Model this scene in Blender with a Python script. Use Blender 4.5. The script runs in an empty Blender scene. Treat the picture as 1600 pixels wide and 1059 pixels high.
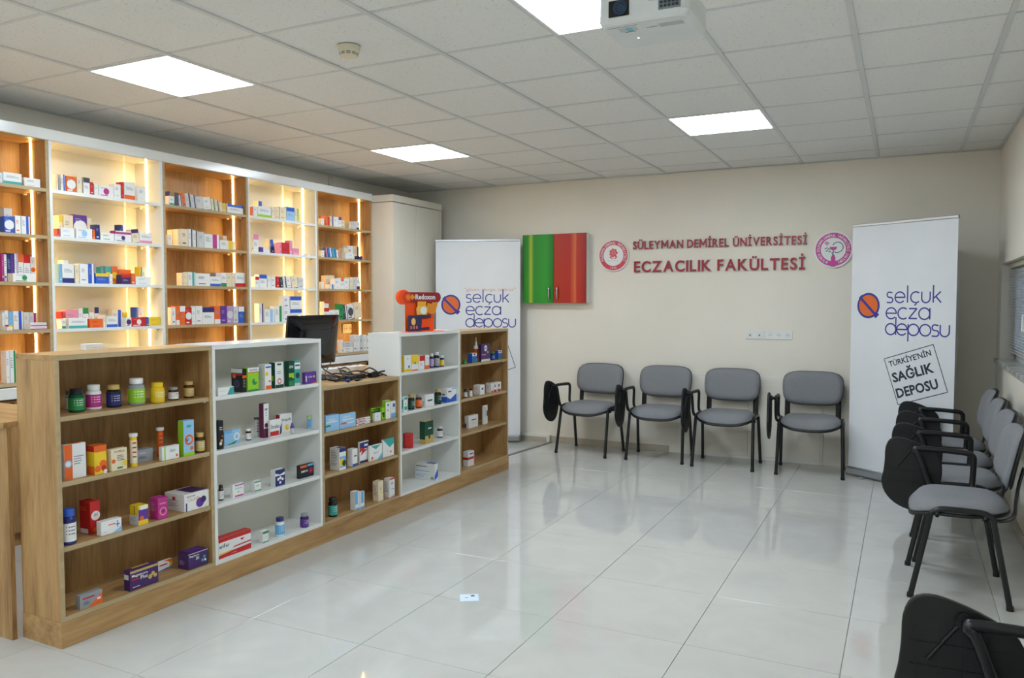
import bpy, bmesh, math, random
from mathutils import Vector, Matrix
random.seed(7)
S = bpy.context.scene
COL = S.collection
PI = math.pi
# ------------------------------------------------------------------ camera, world, exposure
F, YAW, PITCH, H = 1230.3, 0.4632, -0.0473, 1.425
cam = bpy.data.cameras.new('camera'); cam.lens = F*36/1600; cam.sensor_width = 36; cam.clip_start = .02
co = bpy.data.objects.new('camera', cam); COL.objects.link(co)
co.location = (0, 0, H); co.rotation_euler = (PI/2+PITCH, 0, YAW)
S.camera = co
S.view_settings.view_transform = 'Standard'; S.view_settings.look = 'None'
S.view_settings.gamma = 1; S.view_settings.use_curve_mapping = False
S.view_settings.exposure = 0.0
W = bpy.data.worlds.new('world'); S.world = W; W.use_nodes = True
W.node_tree.nodes['Background'].inputs[0].default_value = (.62, .75, .9, 1)
W.node_tree.nodes['Background'].inputs[1].default_value = 0.8
PANEL_E = 25.5      # ceiling panels
LED_E = 34.0        # warm shelf strips
PANEL_C = (.80, .91, 1.0)
LED_C = (1.0, .65, .23)

# ------------------------------------------------------------------ pixel rays onto real planes
cy_, sy_, cp_, sp_ = math.cos(YAW), math.sin(YAW), math.cos(PITCH), math.sin(PITCH)
FW = Vector((-sy_*cp_, cy_*cp_, sp_)); RT = Vector((cy_, sy_, 0)); UP = RT.cross(FW)
C0 = Vector((0, 0, H))
def ray(u, v): return FW+RT*((u-800)/F)-UP*((v-529.5)/F)
def onZ(u, v, z): D = ray(u, v); return C0+D*((z-H)/D.z)
def onX(u, v, x): D = ray(u, v); return C0+D*(x/D.x)

# ------------------------------------------------------------------ materials
def lin(c):
    return tuple(((x/255)/12.92 if x/255 <= .04045 else ((x/255+.055)/1.055)**2.4) for x in c)
MC = {}
def pm(name, rgb, rough=.45, metal=0, spec=.5, coat=0, emis=None, es=0):
    m = bpy.data.materials.new(name); m.use_nodes = True
    b = m.node_tree.nodes['Principled BSDF']
    b.inputs['Base Color'].default_value = (*lin(rgb), 1)
    b.inputs['Roughness'].default_value = rough; b.inputs['Metallic'].default_value = metal
    b.inputs['Specular IOR Level'].default_value = spec
    b.inputs['Coat Weight'].default_value = coat
    if emis:
        b.inputs['Emission Color'].default_value = (*emis, 1); b.inputs['Emission Strength'].default_value = es
    return m
def flat(c, rough=.42):
    k = (tuple(c), rough)
    if k not in MC:
        m = pm('print_%02x%02x%02x' % tuple(int(x) for x in c), c, rough)
        nt = m.node_tree; b = nt.nodes['Principled BSDF']            # slight card mottling
        tc = nt.nodes.new('ShaderNodeTexCoord'); n = nt.nodes.new('ShaderNodeTexNoise'); n.inputs['Scale'].default_value = 60
        mp = nt.nodes.new('ShaderNodeMapRange'); mp.inputs[3].default_value = rough-.06; mp.inputs[4].default_value = rough+.08
        nt.links.new(tc.outputs['Object'], n.inputs['Vector']); nt.links.new(n.outputs[0], mp.inputs[0]); nt.links.new(mp.outputs[0], b.inputs['Roughness'])
        MC[k] = m
    return MC[k]
def noisy(name, c1, c2, scale, rough, bump=0, stretch=(1, 1, 1), detail=5, bscale=None, lo=.35, hi=.65, coord='Object', spec=.5):
    m = pm(name, c1, rough, spec=spec); nt = m.node_tree; b = nt.nodes['Principled BSDF']
    tc = nt.nodes.new('ShaderNodeTexCoord'); mp = nt.nodes.new('ShaderNodeMapping'); mp.inputs['Scale'].default_value = stretch
    n = nt.nodes.new('ShaderNodeTexNoise'); n.inputs['Scale'].default_value = scale; n.inputs['Detail'].default_value = detail
    r = nt.nodes.new('ShaderNodeValToRGB'); r.color_ramp.elements[0].position = lo; r.color_ramp.elements[1].position = hi
    r.color_ramp.elements[0].color = (*lin(c1), 1); r.color_ramp.elements[1].color = (*lin(c2), 1)
    L = nt.links.new
    L(tc.outputs[coord], mp.inputs[0]); L(mp.outputs[0], n.inputs['Vector']); L(n.outputs[0], r.inputs[0]); L(r.outputs[0], b.inputs['Base Color'])
    if bump:
        n2 = nt.nodes.new('ShaderNodeTexNoise'); n2.inputs['Scale'].default_value = bscale or scale*4; n2.inputs['Detail'].default_value = 3
        bp = nt.nodes.new('ShaderNodeBump'); bp.inputs['Strength'].default_value = bump; bp.inputs['Distance'].default_value = .002
        L(mp.outputs[0], n2.inputs['Vector']); L(n2.outputs[0], bp.inputs['Height']); L(bp.outputs[0], b.inputs['Normal'])
    return m
def wood(name, stretch, dark=(142, 106, 66), light=(190, 152, 102)):
    m = pm(name, light, .42, spec=.35); nt = m.node_tree; b = nt.nodes['Principled BSDF']; L = nt.links.new
    tc = nt.nodes.new('ShaderNodeTexCoord'); mp = nt.nodes.new('ShaderNodeMapping'); mp.inputs['Scale'].default_value = stretch
    n = nt.nodes.new('ShaderNodeTexNoise'); n.inputs['Scale'].default_value = 5; n.inputs['Detail'].default_value = 8; n.inputs['Distortion'].default_value = .6
    f = nt.nodes.new('ShaderNodeTexNoise'); f.inputs['Scale'].default_value = 26; f.inputs['Detail'].default_value = 4
    mx = nt.nodes.new('ShaderNodeMix'); mx.data_type = 'FLOAT'; mx.inputs[0].default_value = .35
    r = nt.nodes.new('ShaderNodeValToRGB'); e = r.color_ramp.elements
    e[0].position = .33; e[0].color = (*lin(dark), 1); e[1].position = .62; e[1].color = (*lin(light), 1)
    k = e.new(.45); k.color = (*lin([(a*.45+c*.55) for a, c in zip(dark, light)]), 1)
    L(tc.outputs['Object'], mp.inputs[0]); L(mp.outputs[0], n.inputs['Vector']); L(mp.outputs[0], f.inputs['Vector'])
    L(n.outputs[0], mx.inputs[2]); L(f.outputs[0], mx.inputs[3]); L(mx.outputs[0], r.inputs[0]); L(r.outputs[0], b.inputs['Base Color'])
    bp = nt.nodes.new('ShaderNodeBump'); bp.inputs['Strength'].default_value = .08; bp.inputs['Distance'].default_value = .001
    L(f.outputs[0], bp.inputs['Height']); L(bp.outputs[0], b.inputs['Normal'])
    return m
M = dict(
    wood_v=wood('oak_laminate_vertical', (3.2, 3.2, .32)),
    wood_h=wood('oak_laminate_lengthwise', (3.2, .32, 3.2)),
    wood_x=wood('oak_laminate_crosswise', (.32, 3.2, 3.2)),
    edge=noisy('oak_edge_band', (172, 150, 112), (186, 164, 126), 30, .5, 0, (1, .1, 1)),
    white=noisy('white_gloss_laminate', (226, 227, 224), (231, 232, 229), 3, .16, 0),
    white_in=noisy('white_satin_laminate', (229, 226, 212), (232, 229, 216), 3, .018, 0),
    cream=noisy('cream_closet_laminate', (218, 213, 198), (222, 217, 203), 2, .35, 0),
    wall=noisy('painted_plaster', (230, 224, 211), (233, 227, 215), 2.2, .75, .15, bscale=180, spec=.3),
    white_paint=noisy('white_paint', (222, 221, 214), (228, 227, 221), 3, .5, .05),
    skirting=noisy('skirting_tile', (176, 167, 150), (188, 179, 163), 6, .25),
    black=noisy('black_plastic', (8, 9, 12), (13, 14, 17), 60, .5, .1, bscale=300),
    tube=noisy('black_tube_paint', (9, 10, 14), (13, 14, 19), 40, .34),
    gloss_black=noisy('gloss_black_plastic', (10, 11, 13), (15, 16, 18), 5, .12),
    fabric=noisy('grey_upholstery', (114, 115, 119), (148, 149, 153), 420, .95, .5, bscale=500, lo=.3, hi=.7, spec=.15),
    chrome=pm('chrome', (205, 205, 210), .12, 1), alu=noisy('brushed_aluminium', (180, 184, 188), (196, 200, 204), 20, .3, 0, (.1, 6, 6)),
    steel=noisy('dull_metal_strip', (112, 114, 116), (130, 132, 134), 12, .4),
    pvc=noisy('white_pvc', (225, 226, 226), (232, 233, 233), 4, .35),
    ivory=noisy('ivory_plastic', (214, 208, 180), (220, 214, 188), 9, .4),
    marble=noisy('grey_marble', (150, 152, 150), (205, 206, 203), 7, .2, detail=8),
    banner=noisy('banner_vinyl', (223, 226, 230), (229, 232, 236), 2, .4),
    projector=noisy('projector_shell', (216, 219, 219), (222, 225, 225), 8, .38),
    grid=noisy('ceiling_grid_paint', (206, 208, 207), (212, 214, 213), 4, .45),
)
M['alu'].node_tree.nodes['Principled BSDF'].inputs['Metallic'].default_value = .8
M['steel'].node_tree.nodes['Principled BSDF'].inputs['Metallic'].default_value = .5
def ceil_mat():
    m = pm('mineral_fibre_tile', (205, 203, 196), .9, spec=.1); nt = m.node_tree; b = nt.nodes['Principled BSDF']; L = nt.links.new
    tc = nt.nodes.new('ShaderNodeTexCoord')
    n = nt.nodes.new('ShaderNodeTexNoise'); n.inputs['Scale'].default_value = 95; n.inputs['Detail'].default_value = 2
    r = nt.nodes.new('ShaderNodeValToRGB'); e = r.color_ramp.elements
    e[0].position = .24; e[0].color = (*lin((186, 184, 178)), 1); e[1].position = .37; e[1].color = (*lin((232, 232, 229)), 1)
    bp = nt.nodes.new('ShaderNodeBump'); bp.inputs['Strength'].default_value = .5; bp.inputs['Distance'].default_value = .002
    L(tc.outputs['Object'], n.inputs['Vector']); L(n.outputs[0], r.inputs[0]); L(r.outputs[0], b.inputs['Base Color'])
    L(r.outputs[0], bp.inputs['Height']); L(bp.outputs[0], b.inputs['Normal'])
    return m
M['ctile'] = ceil_mat()
def floor_mat():
    m = pm('polished_porcelain', (196, 194, 187), .07, spec=.55); nt = m.node_tree; b = nt.nodes['Principled BSDF']; L = nt.links.new
    g = nt.nodes.new('ShaderNodeNewGeometry')
    n = nt.nodes.new('ShaderNodeTexNoise'); n.inputs['Scale'].default_value = 3.2; n.inputs['Detail'].default_value = 9; n.inputs['Distortion'].default_value = 1.6
    r = nt.nodes.new('ShaderNodeValToRGB'); e = r.color_ramp.elements
    e[0].position = .3; e[0].color = (*lin((189, 188, 183)), 1); e[1].position = .7; e[1].color = (*lin((196, 195, 190)), 1)
    r2 = nt.nodes.new('ShaderNodeMapRange'); r2.inputs[3].default_value = .02; r2.inputs[4].default_value = .06
    L(g.outputs['Position'], n.inputs['Vector']); L(n.outputs[0], r.inputs[0]); L(r.outputs[0], b.inputs['Base Color'])
    L(n.outputs[0], r2.inputs[0]); L(r2.outputs[0], b.inputs['Roughness'])
    return m
M['ftile'] = floor_mat()
M['grout'] = noisy('grout', (138, 137, 132), (150, 149, 144), 30, .8)
M['panel'] = pm('light_panel_diffuser', (255, 255, 255), .4, emis=PANEL_C, es=PANEL_E)
M['led'] = pm('warm_led_strip', (255, 240, 220), .4, emis=LED_C, es=LED_E)
M['dot'] = pm('indicator_led', (120, 140, 255), .4, emis=(.35, .5, 1), es=3)

# ------------------------------------------------------------------ mesh builder
class MB:
    def __init__(s): s.v = []; s.f = []; s.m = []; s.mats = []; s.sm = []
    def mi(s, m):
        if m not in s.mats: s.mats.append(m)
        return s.mats.index(m)
    def add(s, vs, fs, m, smooth=False, mt=None):
        o = len(s.v); k = s.mi(m)
        s.v += [tuple(mt @ Vector(p)) if mt else tuple(p) for p in vs]
        for f in fs: s.f.append(tuple(i+o for i in f)); s.m.append(k); s.sm.append(smooth)
        return s
    def box(s, x0, x1, y0, y1, z0, z1, m, ch=0, mt=None):
        x0, x1 = min(x0, x1), max(x0, x1); y0, y1 = min(y0, y1), max(y0, y1); z0, z1 = min(z0, z1), max(z0, z1)
        if ch <= 0:
            vs = [(x, y, z) for x in (x0, x1) for y in (y0, y1) for z in (z0, z1)]
            return s.add(vs, [(0, 1, 3, 2), (4, 6, 7, 5), (0, 4, 5, 1), (2, 3, 7, 6), (0, 2, 6, 4), (1, 5, 7, 3)], m, False, mt)
        ch = min(ch, .3*min(x1-x0, y1-y0, z1-z0))
        ax = [(x0, x1), (y0, y1), (z0, z1)]; vs = []; idx = {}
        for c in [(i, j, k) for i in (0, 1) for j in (0, 1) for k in (0, 1)]:
            for a in range(3):          # vertex lying on face normal a
                p = [ax[d][c[d]] + (0 if d == a else (ch if c[d] == 0 else -ch)) for d in range(3)]
                idx[(c, a)] = len(vs); vs.append(tuple(p))
        fs = []
        for a in range(3):
            b, d = [(1, 2), (2, 0), (0, 1)][a]
            for e in (0, 1):
                q = []
                for (i, j) in ((0, 0), (1, 0), (1, 1), (0, 1)):
                    c = [0, 0, 0]; c[a] = e; c[b] = i; c[d] = j; q.append(idx[(tuple(c), a)])
                fs.append(tuple(q if e else q[::-1]))
        for a in range(3):              # edge chamfers along axis a
            b, d = [(1, 2), (2, 0), (0, 1)][a]
            for (i, j) in ((0, 0), (1, 0), (1, 1), (0, 1)):
                c0 = [0, 0, 0]; c1 = [0, 0, 0]; c1[a] = 1
                for c in (c0, c1): c[b] = i; c[d] = j
                c0, c1 = tuple(c0), tuple(c1)
                q = (idx[(c0, b)], idx[(c1, b)], idx[(c1, d)], idx[(c0, d)])
                fs.append(q if (i == j) == False else q[::-1])
        for c in [(i, j, k) for i in (0, 1) for j in (0, 1) for k in (0, 1)]:
            q = (idx[(c, 0)], idx[(c, 1)], idx[(c, 2)])
            fs.append(q if sum(c) % 2 else q[::-1])
        return s.add(vs, fs, m, False, mt)
    def prism(s, pts, d0, d1, m, mt=None, smooth=False):   # 2-D outline (x,z) extruded along y
        n = len(pts)
        vs = [(x, d0, z) for x, z in pts]+[(x, d1, z) for x, z in pts]
        fs = [tuple(range(n)), tuple(range(2*n-1, n-1, -1))]+[(i, i+n, (i+1) % n+n, (i+1) % n) for i in range(n)]
        return s.add(vs, fs, m, smooth, mt)
    def lathe(s, prof, m, n=20, mt=None, smooth=True, mats=None):
        vs = []; 
        for r, z in prof: vs += [(r*math.cos(2*PI*i/n), r*math.sin(2*PI*i/n), z) for i in range(n)]
        for k in range(len(prof)-1):
            mm = mats[k] if mats else m
            a = k*n; b = a+n
            s.add(vs[a:a+2*n], [(i, (i+1) % n, n+(i+1) % n, n+i) for i in range(n)], mm, smooth, mt)
        s.add(vs[:n], [tuple(range(n-1, -1, -1))], mats[0] if mats else m, False, mt)
        s.add(vs[-n:], [tuple(range(n))], mats[-1] if mats else m, False, mt)
        return s
    def tube(s, pts, r, m, n=8, sub=4, ry=None, mt=None):
        P = [Vector(p) for p in pts]
        if sub > 1 and len(P) > 2:
            Q = []
            for i in range(len(P)-1):
                a, b, c, d = P[max(i-1, 0)], P[i], P[i+1], P[min(i+2, len(P)-1)]
                for k in range(sub):
                    t = k/sub
                    Q.append(.5*((2*b)+(c-a)*t+(2*a-5*b+4*c-d)*t*t+(-a+3*b-3*c+d)*t**3))
            Q.append(P[-1]); P = Q
        vs = []; pn = None
        for i, p in enumerate(P):
            t = (P[min(i+1, len(P)-1)]-P[max(i-1, 0)]).normalized()
            if pn is None: pn = Vector((1, 0, 0)) if abs(t.x) < .8 else Vector((0, 0, 1))
            nn = (pn-t*pn.dot(t)).normalized(); bb = t.cross(nn); pn = nn
            for k in range(n):
                a = 2*PI*k/n; vs.append(p+nn*(r*math.cos(a))+bb*((ry or r)*math.sin(a)))
        fs = [(i*n+k, i*n+(k+1) % n, (i+1)*n+(k+1) % n, (i+1)*n+k) for i in range(len(P)-1) for k in range(n)]
        s.add(vs, fs, m, True, mt)
        s.add(vs[:n], [tuple(range(n-1, -1, -1))], m, False, mt); s.add(vs[-n:], [tuple(range(n))], m, False, mt)
        return s
    def mesh(s, name):
        me = bpy.data.meshes.new(name); me.from_pydata(s.v, [], s.f)
        for m in s.mats: me.materials.append(m)
        me.polygons.foreach_set('material_index', s.m); me.polygons.foreach_set('use_smooth', s.sm)
        me.update(); return me
    def build(s, name, parent=None, loc=(0, 0, 0), rot=(0, 0, 0)):
        o = bpy.data.objects.new(name, s.mesh(name)); COL.objects.link(o)
        o.location = loc; o.rotation_euler = rot
        if parent: o.parent = parent
        return o
def fixn(o):
    bm = bmesh.new(); bm.from_mesh(o.data); bmesh.ops.recalc_face_normals(bm, faces=bm.faces); bm.to_mesh(o.data); bm.free(); return o
def thing(name, label, cat, loc=(0, 0, 0), rot=0, group=None):
    o = bpy.data.objects.new(name, None); COL.objects.link(o); o.empty_display_size = .05
    o.location = loc; o.rotation_euler = (0, 0, rot); o['label'] = label; o['category'] = cat
    if group: o['group'] = group
    return o
def tag(o, label, cat, group=None):
    o['label'] = label; o['category'] = cat
    if group: o['group'] = group
    return o
def struct(o): o['kind'] = 'structure'; return o
def copy_tree(o, parent=None):
    c = o.copy(); COL.objects.link(c); c.parent = parent
    for ch in list(o.children): copy_tree(ch, c)
    return c

# ------------------------------------------------------------------ lettering
TC = {}
def glyphs(txt, bold=0, ext=0, res=3, sp=1.0):
    k = (txt, bold, ext, res, sp)
    if k in TC: return TC[k]
    cu = bpy.data.curves.new('t', 'FONT'); cu.body = txt; cu.size = 1; cu.offset = bold; cu.extrude = ext
    cu.resolution_u = res; cu.space_character = sp
    ob = bpy.data.objects.new('t', cu)
    me = ob.to_mesh()
    vs = [tuple(v.co) for v in me.vertices]; fs = [tuple(p.vertices) for p in me.polygons]
    ob.to_mesh_clear(); bpy.data.objects.remove(ob); bpy.data.curves.remove(cu)
    TC[k] = (vs, fs); return TC[k]
def bounds(vs): xs = [v[0] for v in vs]; ys = [v[1] for v in vs]; return min(xs), max(xs), min(ys), max(ys)
FX = Matrix(((0, 0, 1, 0), (1, 0, 0, 0), (0, 1, 0, 0), (0, 0, 0, 1)))     # text plane facing +x
FY = Matrix(((1, 0, 0, 0), (0, 0, -1, 0), (0, 1, 0, 0), (0, 0, 0, 1)))    # text plane facing -y
def put_text(mb, txt, x, y, m, h=None, w=None, mt=FY, bold=0, ext=0, rot=0, d=0, res=2):
    vs, fs = glyphs(txt, bold, 0, res); 
    if not vs: return
    x0, x1, y0, y1 = bounds(vs); 
    sy = h/.729 if h else 1; sx = w/(x1-x0) if w else sy*.9
    c, s_ = math.cos(rot), math.sin(rot); out = []
    for a, b, q in vs:
        a = (a-x0)*sx; b = b*sy; out.append((x+a*c-b*s_, y+a*s_+b*c, d))
    mb.add(out, fs, m, False, mt)

# ------------------------------------------------------------------ the room
XL, XR, YB, YF, ZC = -4.90, .65, 7.306, -2.6, 2.624
fl = MB(); fl.box(XL-.1, XR+.1, YF-.1, YB+.1, -.06, -.004, M['grout']); floor = struct(fl.build('floor'))
GX, GY = -1.3989, 4.4019
tm = {}
def tile_mesh(w, d, kind):
    k = (round(w, 3), round(d, 3), kind)
    if k not in tm:
        b = MB()
        if kind == 'f': b.box(0, w, 0, d, -.004, 0, M['ftile'], .0006)
        else: b.box(0, w, 0, d, .003, .018, M['ctile'], .002)
        tm[k] = b.mesh('floor_tile' if kind == 'f' else 'ceiling_tile')
    return tm[k]
def cuts(g, step, a, b):
    k = math.ceil((a-g)/step); r = [a]
    while g+k*step < b-1e-6:
        if g+k*step > a+1e-6: r.append(g+k*step)
        k += 1
    return r+[b]
xs, ys = cuts(GX, .602, XL, XR), cuts(GY, .602, YF, YB)
for i in range(len(xs)-1):
    for j in range(len(ys)-1):
        w, d = xs[i+1]-xs[i]-.0025, ys[j+1]-ys[j]-.0025
        if w < .01 or d < .01: continue
        o = bpy.data.objects.new('floor_tile', tile_mesh(w, d, 'f')); COL.objects.link(o); o.location = (xs[i]+.00125, ys[j]+.00125, 0); o.parent = floor
# ceiling
cl = MB(); cl.box(XL-.1, XR+.1, YF-.1, YB+.1, ZC+.022, ZC+.1, M['white_paint']); ceiling = struct(cl.build('ceiling'))
CX, CY = .3713, 3.9207
xs, ys = cuts(CX, .6, XL, XR), cuts(CY, .6, YF, YB)
LIGHTS = [(-3.8287, 2.7207-.04), (-3.8287, 5.1207-.02), (-1.4287, 2.7207), (-1.4287, 5.1207), (-3.8287, .3207), (-1.4287, .3207), (-3.8287, -2.0793), (-1.4287, -2.0793)]
def lit(x, y): return any(abs(x-a) < .15 and abs(y-b) < .15 for a, b in LIGHTS)
for i in range(len(xs)-1):
    for j in range(len(ys)-1):
        w, d = xs[i+1]-xs[i]-.019, ys[j+1]-ys[j]-.013
        if w < .03 or d < .02 or lit(xs[i], ys[j]): continue
        o = bpy.data.objects.new('ceiling_tile', tile_mesh(w, d, 'c')); COL.objects.link(o)
        o.location = (xs[i]+.0095, ys[j]+.0065, ZC+random.uniform(-.0005, .0015)); o.parent = ceiling
for x in xs[1:-1]:
    b = MB(); b.box(x-.0125, x+.0125, YF, YB, ZC-.004, ZC+.004, M['grid'], .001); b.build('grid_runner', ceiling)
for y in ys[1:-1]:
    for i in range(len(xs)-1):
        b = MB(); b.box(xs[i]+.0125, xs[i+1]-.0125, y-.009, y+.009, ZC+.0005, ZC+.005, M['grid']); b.build('cross_tee', ceiling)
for nm, a in (('wall_angle', (XL, XR, YB-.022, YB)), ('wall_angle', (XR-.022, XR, YF, YB-.022)), ('wall_angle', (XL, XL+.022, YF, YB-.022))):
    b = MB(); b.box(*a, ZC-.004, ZC+.001, M['grid']); b.build(nm, ceiling)
for k, (x, y) in enumerate(LIGHTS):
    x0 = x; y0 = CY+round((y-CY)/.6)*.6
    lab = ['square ceiling light panel nearest the left edge of the photo', 'square ceiling light panel above the far end of the counter',
           'large bright ceiling light panel at the top beside the projector', 'ceiling light panel nearest the red wall lettering'][k] if k < 4 else \
          ['ceiling light panel above the left side, just behind the camera', 'ceiling light panel directly above the camera', 'rearmost ceiling light panel on the counter side', 'rearmost ceiling light panel on the chair side'][k-4]
    t = thing('ceiling_light', lab, 'ceiling light', (x0+.3, y0+.3, ZC), 0, 'square ceiling light panels')
    b = MB()
    for a in ((-.296, .296, -.296, -.284), (-.296, .296, .284, .296), (-.296, -.284, -.284, .284), (.284, .296, -.284, .284)): b.box(*a, -.0045, .012, M['pvc'])
    b.build('frame', t)
    b = MB(); b.box(-.284, .284, -.284, .284, -.002, .01, M['panel']); b.build('diffuser', t)
# walls
b = MB(); b.box(XL-.12, XR+.12, YB, YB+.12, -.06, ZC+.1, M['wall']); struct(b.build('wall_back'))
b = MB(); b.box(XL-.12, XL, YF, YB, -.06, ZC+.1, M['wall']); wl = struct(b.build('wall_left'))
b = MB(); b.box(XL, XL+.012, 5.93, 5.99, 2.2, ZC-.004, M['cream']); b.build('pipe_cover', wl)
b = MB(); b.box(XL-.12, XR+.12, YF-.12, YF, -.06, ZC+.1, M['wall']); struct(b.build('wall_front'))
WY0, WY1, WZ0, WZ1 = 5.0, 7.04, .985, 1.712
b = MB(); w = M['wall']; T = .16
b.box(XR, XR+T, YF, WY0, -.06, ZC+.1, w); b.box(XR, XR+T, WY1, YB, -.06, ZC+.1, w)
b.box(XR, XR+T, WY0, WY1, -.06, WZ0, w); b.box(XR, XR+T, WY0, WY1, WZ1, ZC+.1, w)
struct(b.build('wall_right'))
# window
wn = bpy.data.objects.new('window_1', None); COL.objects.link(wn); wn.location = (XR+.09, (WY0+WY1)/2, WZ0); wn['kind'] = 'structure'
def wb(name, m, *a):
    q = MB(); q.box(*a, m, .002); o = q.build(name, wn); o.location = (-wn.location.x, -wn.location.y, -wn.location.z); return o
p = M['pvc']; ym = (WY0+WY1)/2
q = MB()
for a in ((WY0, WY1, WZ0, WZ0+.05), (WY0, WY1, WZ1-.05, WZ1), (WY0, WY0+.05, WZ0, WZ1), (WY1-.05, WY1, WZ0, WZ1), (ym-.035, ym+.035, WZ0, WZ1)): q.box(XR+.10, XR+.15, *a, p, .002)
o = q.build('window_frame', wn, loc=-wn.location)
for y0, y1 in ((WY0+.05, ym-.035), (ym+.035, WY1-.05)):
    q = MB()
    for a in ((y0, y1, WZ0+.05, WZ0+.1), (y0, y1, WZ1-.1, WZ1-.05), (y0, y0+.05, WZ0+.05, WZ1-.05), (y1-.05, y1, WZ0+.05, WZ1-.05)): q.box(XR+.085, XR+.13, *a, p, .002)
    s_ = q.build('sash', wn, loc=-wn.location)
    g = bpy.data.materials.get('window_glass') or pm('window_glass', (235, 242, 245), .03)
    g.node_tree.nodes['Principled BSDF'].inputs['Transmission Weight'].default_value = 1
    q = MB(); q.box(XR+.112, XR+.118, y0+.05, y1-.05, WZ0+.1, WZ1-.1, g); q.build('pane', s_)
    yh = y1-.025 if y0 < ym-.2 else y0+.028
    q = MB(); q.box(XR+.072, XR+.085, yh-.016, yh+.016, 1.30, 1.37, p, .003); q.tube([(XR+.075, yh, 1.335), (XR+.045, yh, 1.335), (XR+.038, yh, 1.32), (XR+.036, yh, 1.23)], .009, p); q.build('handle', s_)
wb('blind_headrail', M['ivory'], XR+.045, XR+.075, WY0+.02, WY1-.02, WZ1-.035, WZ1-.003)
q = MB(); q.box(-.012, .012, WY0+.03, WY1-.03, -.0006, .0006, M['pvc']); sl = q.mesh('slat')
n = 32
for k in range(n):
    z = WZ0+.05+(WZ1-.06-WZ0-.05)*k/(n-1)
    if 0.0 < k: 
        o = bpy.data.objects.new('blind_slat', sl); COL.objects.link(o); o.parent = wn
        o.location = (XR+.055-wn.location.x, -wn.location.y, z-wn.location.z); o.rotation_euler = (0, .25, 0)
q = MB(); q.box(XR-.035, XR+.10, WY0-.04, WY1+.04, WZ0-.025, WZ0+.006, M['marble'], .003); q.build('window_sill', wn, loc=-wn.location)
# skirting, floor trims
b = MB(); b.box(-3.2, -1.985, YB-.012, YB, 0, .06, M['skirting'], .002); struct(b.build('baseboard_back'))
b = MB(); b.box(XR-.012, XR, YF, YB-.012, 0, .06, M['skirting'], .002); struct(b.build('baseboard_right'))
b = MB(); b.box(-3.56, -3.2, YB-.045, YB, 0, .075, M['white_paint'], .003); b.box(-3.53, -3.235, YB-.047, YB-.044, 0, .05, M['skirting'], 0); struct(b.build('trim_1'))
b = MB(); a0 = Vector((-3.31, 6.1, 0)); a1 = Vector((-3.19, 7.255, 0)); d = (a1-a0).normalized(); nn = Vector((-d.y, d.x, 0))*.024
b.add([a0-nn, a1-nn, a1+nn, a0+nn]+[v+Vector((0, 0, .006)) for v in (a0-nn*.6, a1-nn*.6, a1+nn*.6, a0+nn*.6)], [(4, 5, 6, 7), (0, 1, 5, 4), (1, 2, 6, 5), (2, 3, 7, 6), (3, 0, 4, 7)], M['steel'])
struct(fixn(b.build('trim_2')))
# low service panel with two doors behind the chairs
t = thing('wall_hatch', 'low cream two-door panel set into the wall behind the chairs', 'panel', (-1.255, YB, 0))
b = MB(); b.box(-.635, .635, -.014, 0, 0, .755, M['white_paint'], .002); b.build('frame', t)
for x0, x1 in ((-.615, -.004), (.004, .615)):
    b = MB(); b.box(x0, x1, -.02, -.0145, .03, .735, M['wall'], .002); b.build('door', t)

# ------------------------------------------------------------------ back wall lettering and seals
RED = noisy('red_acrylic', (150, 20, 34), (158, 24, 38), 8, .25); SIL = pm('clear_acrylic_edge', (238, 238, 240), .15, 0)
def advance(c, nxt):
    a = bounds(glyphs('H'+c+nxt+'H')[0]); b_ = bounds(glyphs('H'+nxt+'H')[0]); return (a[1]-a[0])-(b_[1]-b_[0])
def m_shape(g):
    p = [(0-g, 0-g), (0-g, .729+g), (.13+g, .729+g), (.38, .33+g), (.63-g, .729+g), (.76+g, .729+g), (.76+g, 0-g), (.63-g, 0-g), (.63-g, .49-g), (.42+g, .15-g), (.34-g, .15-g), (.13+g, .49-g), (.13+g, 0-g)]
    n = len(p)
    return [(x, y, -.5) for x, y in p]+[(x, y, .5) for x, y in p], [tuple(range(n)), tuple(range(2*n-1, n-1, -1))]+[(i, i+n, (i+1) % n+n, (i+1) % n) for i in range(n)]
def wall_text(txt, x0, x1, zb, cap, label, slope=0, bold=.03):
    t = thing('wall_lettering', label, 'sign', (x0, YB, zb), 0, 'red raised wall lettering')
    pos = []; x = 0
    for i, c in enumerate(txt):
        if c == ' ': x += .30; pos.append(None); continue
        bb = bounds(glyphs(c, bold, 0, 4)[0]) if c != 'M' else (0, .76, 0, 0); pos.append(x-bb[0]); x += (bb[1]-bb[0])+.12
    tot = x-.12; sx = (x1-x0)/tot; sz = cap/.729
    b0 = bold
    for c, p_ in zip(txt, pos):
        if p_ is None: continue
        vs, fs = glyphs(c, bold, .5, 4) if c != 'M' else m_shape(0)
        m_ = MB(); th = .012
        def tr(v, grow=0): return (v[0]*sx, -.012-(v[2]+.5)*th, v[1]*sz)
        m_.add([tr(v) for v in vs], fs, RED)
        vs2, fs2 = glyphs(c, bold+.018, .5, 4) if c != 'M' else m_shape(.018)
        m_.add([(v[0]*sx, -.004-(v[2]+.5)*.008, v[1]*sz) for v in vs2], fs2, SIL)
        m_.build('letter', t, ((p_)*sx, 0, p_*sx*slope))
wall_text('SÜLEYMAN DEMİREL ÜNİVERSİTESİ', -2.345, -.777, 1.925, .078, 'upper line of red raised letters reading SÜLEYMAN DEMİREL ÜNİVERSİTESİ', .0, .018)
wall_text('ECZACILIK FAKÜLTESİ', -2.333, -.79, 1.709, .104, 'lower line of larger red raised letters reading ECZACILIK FAKÜLTESİ', .0, .022)
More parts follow.
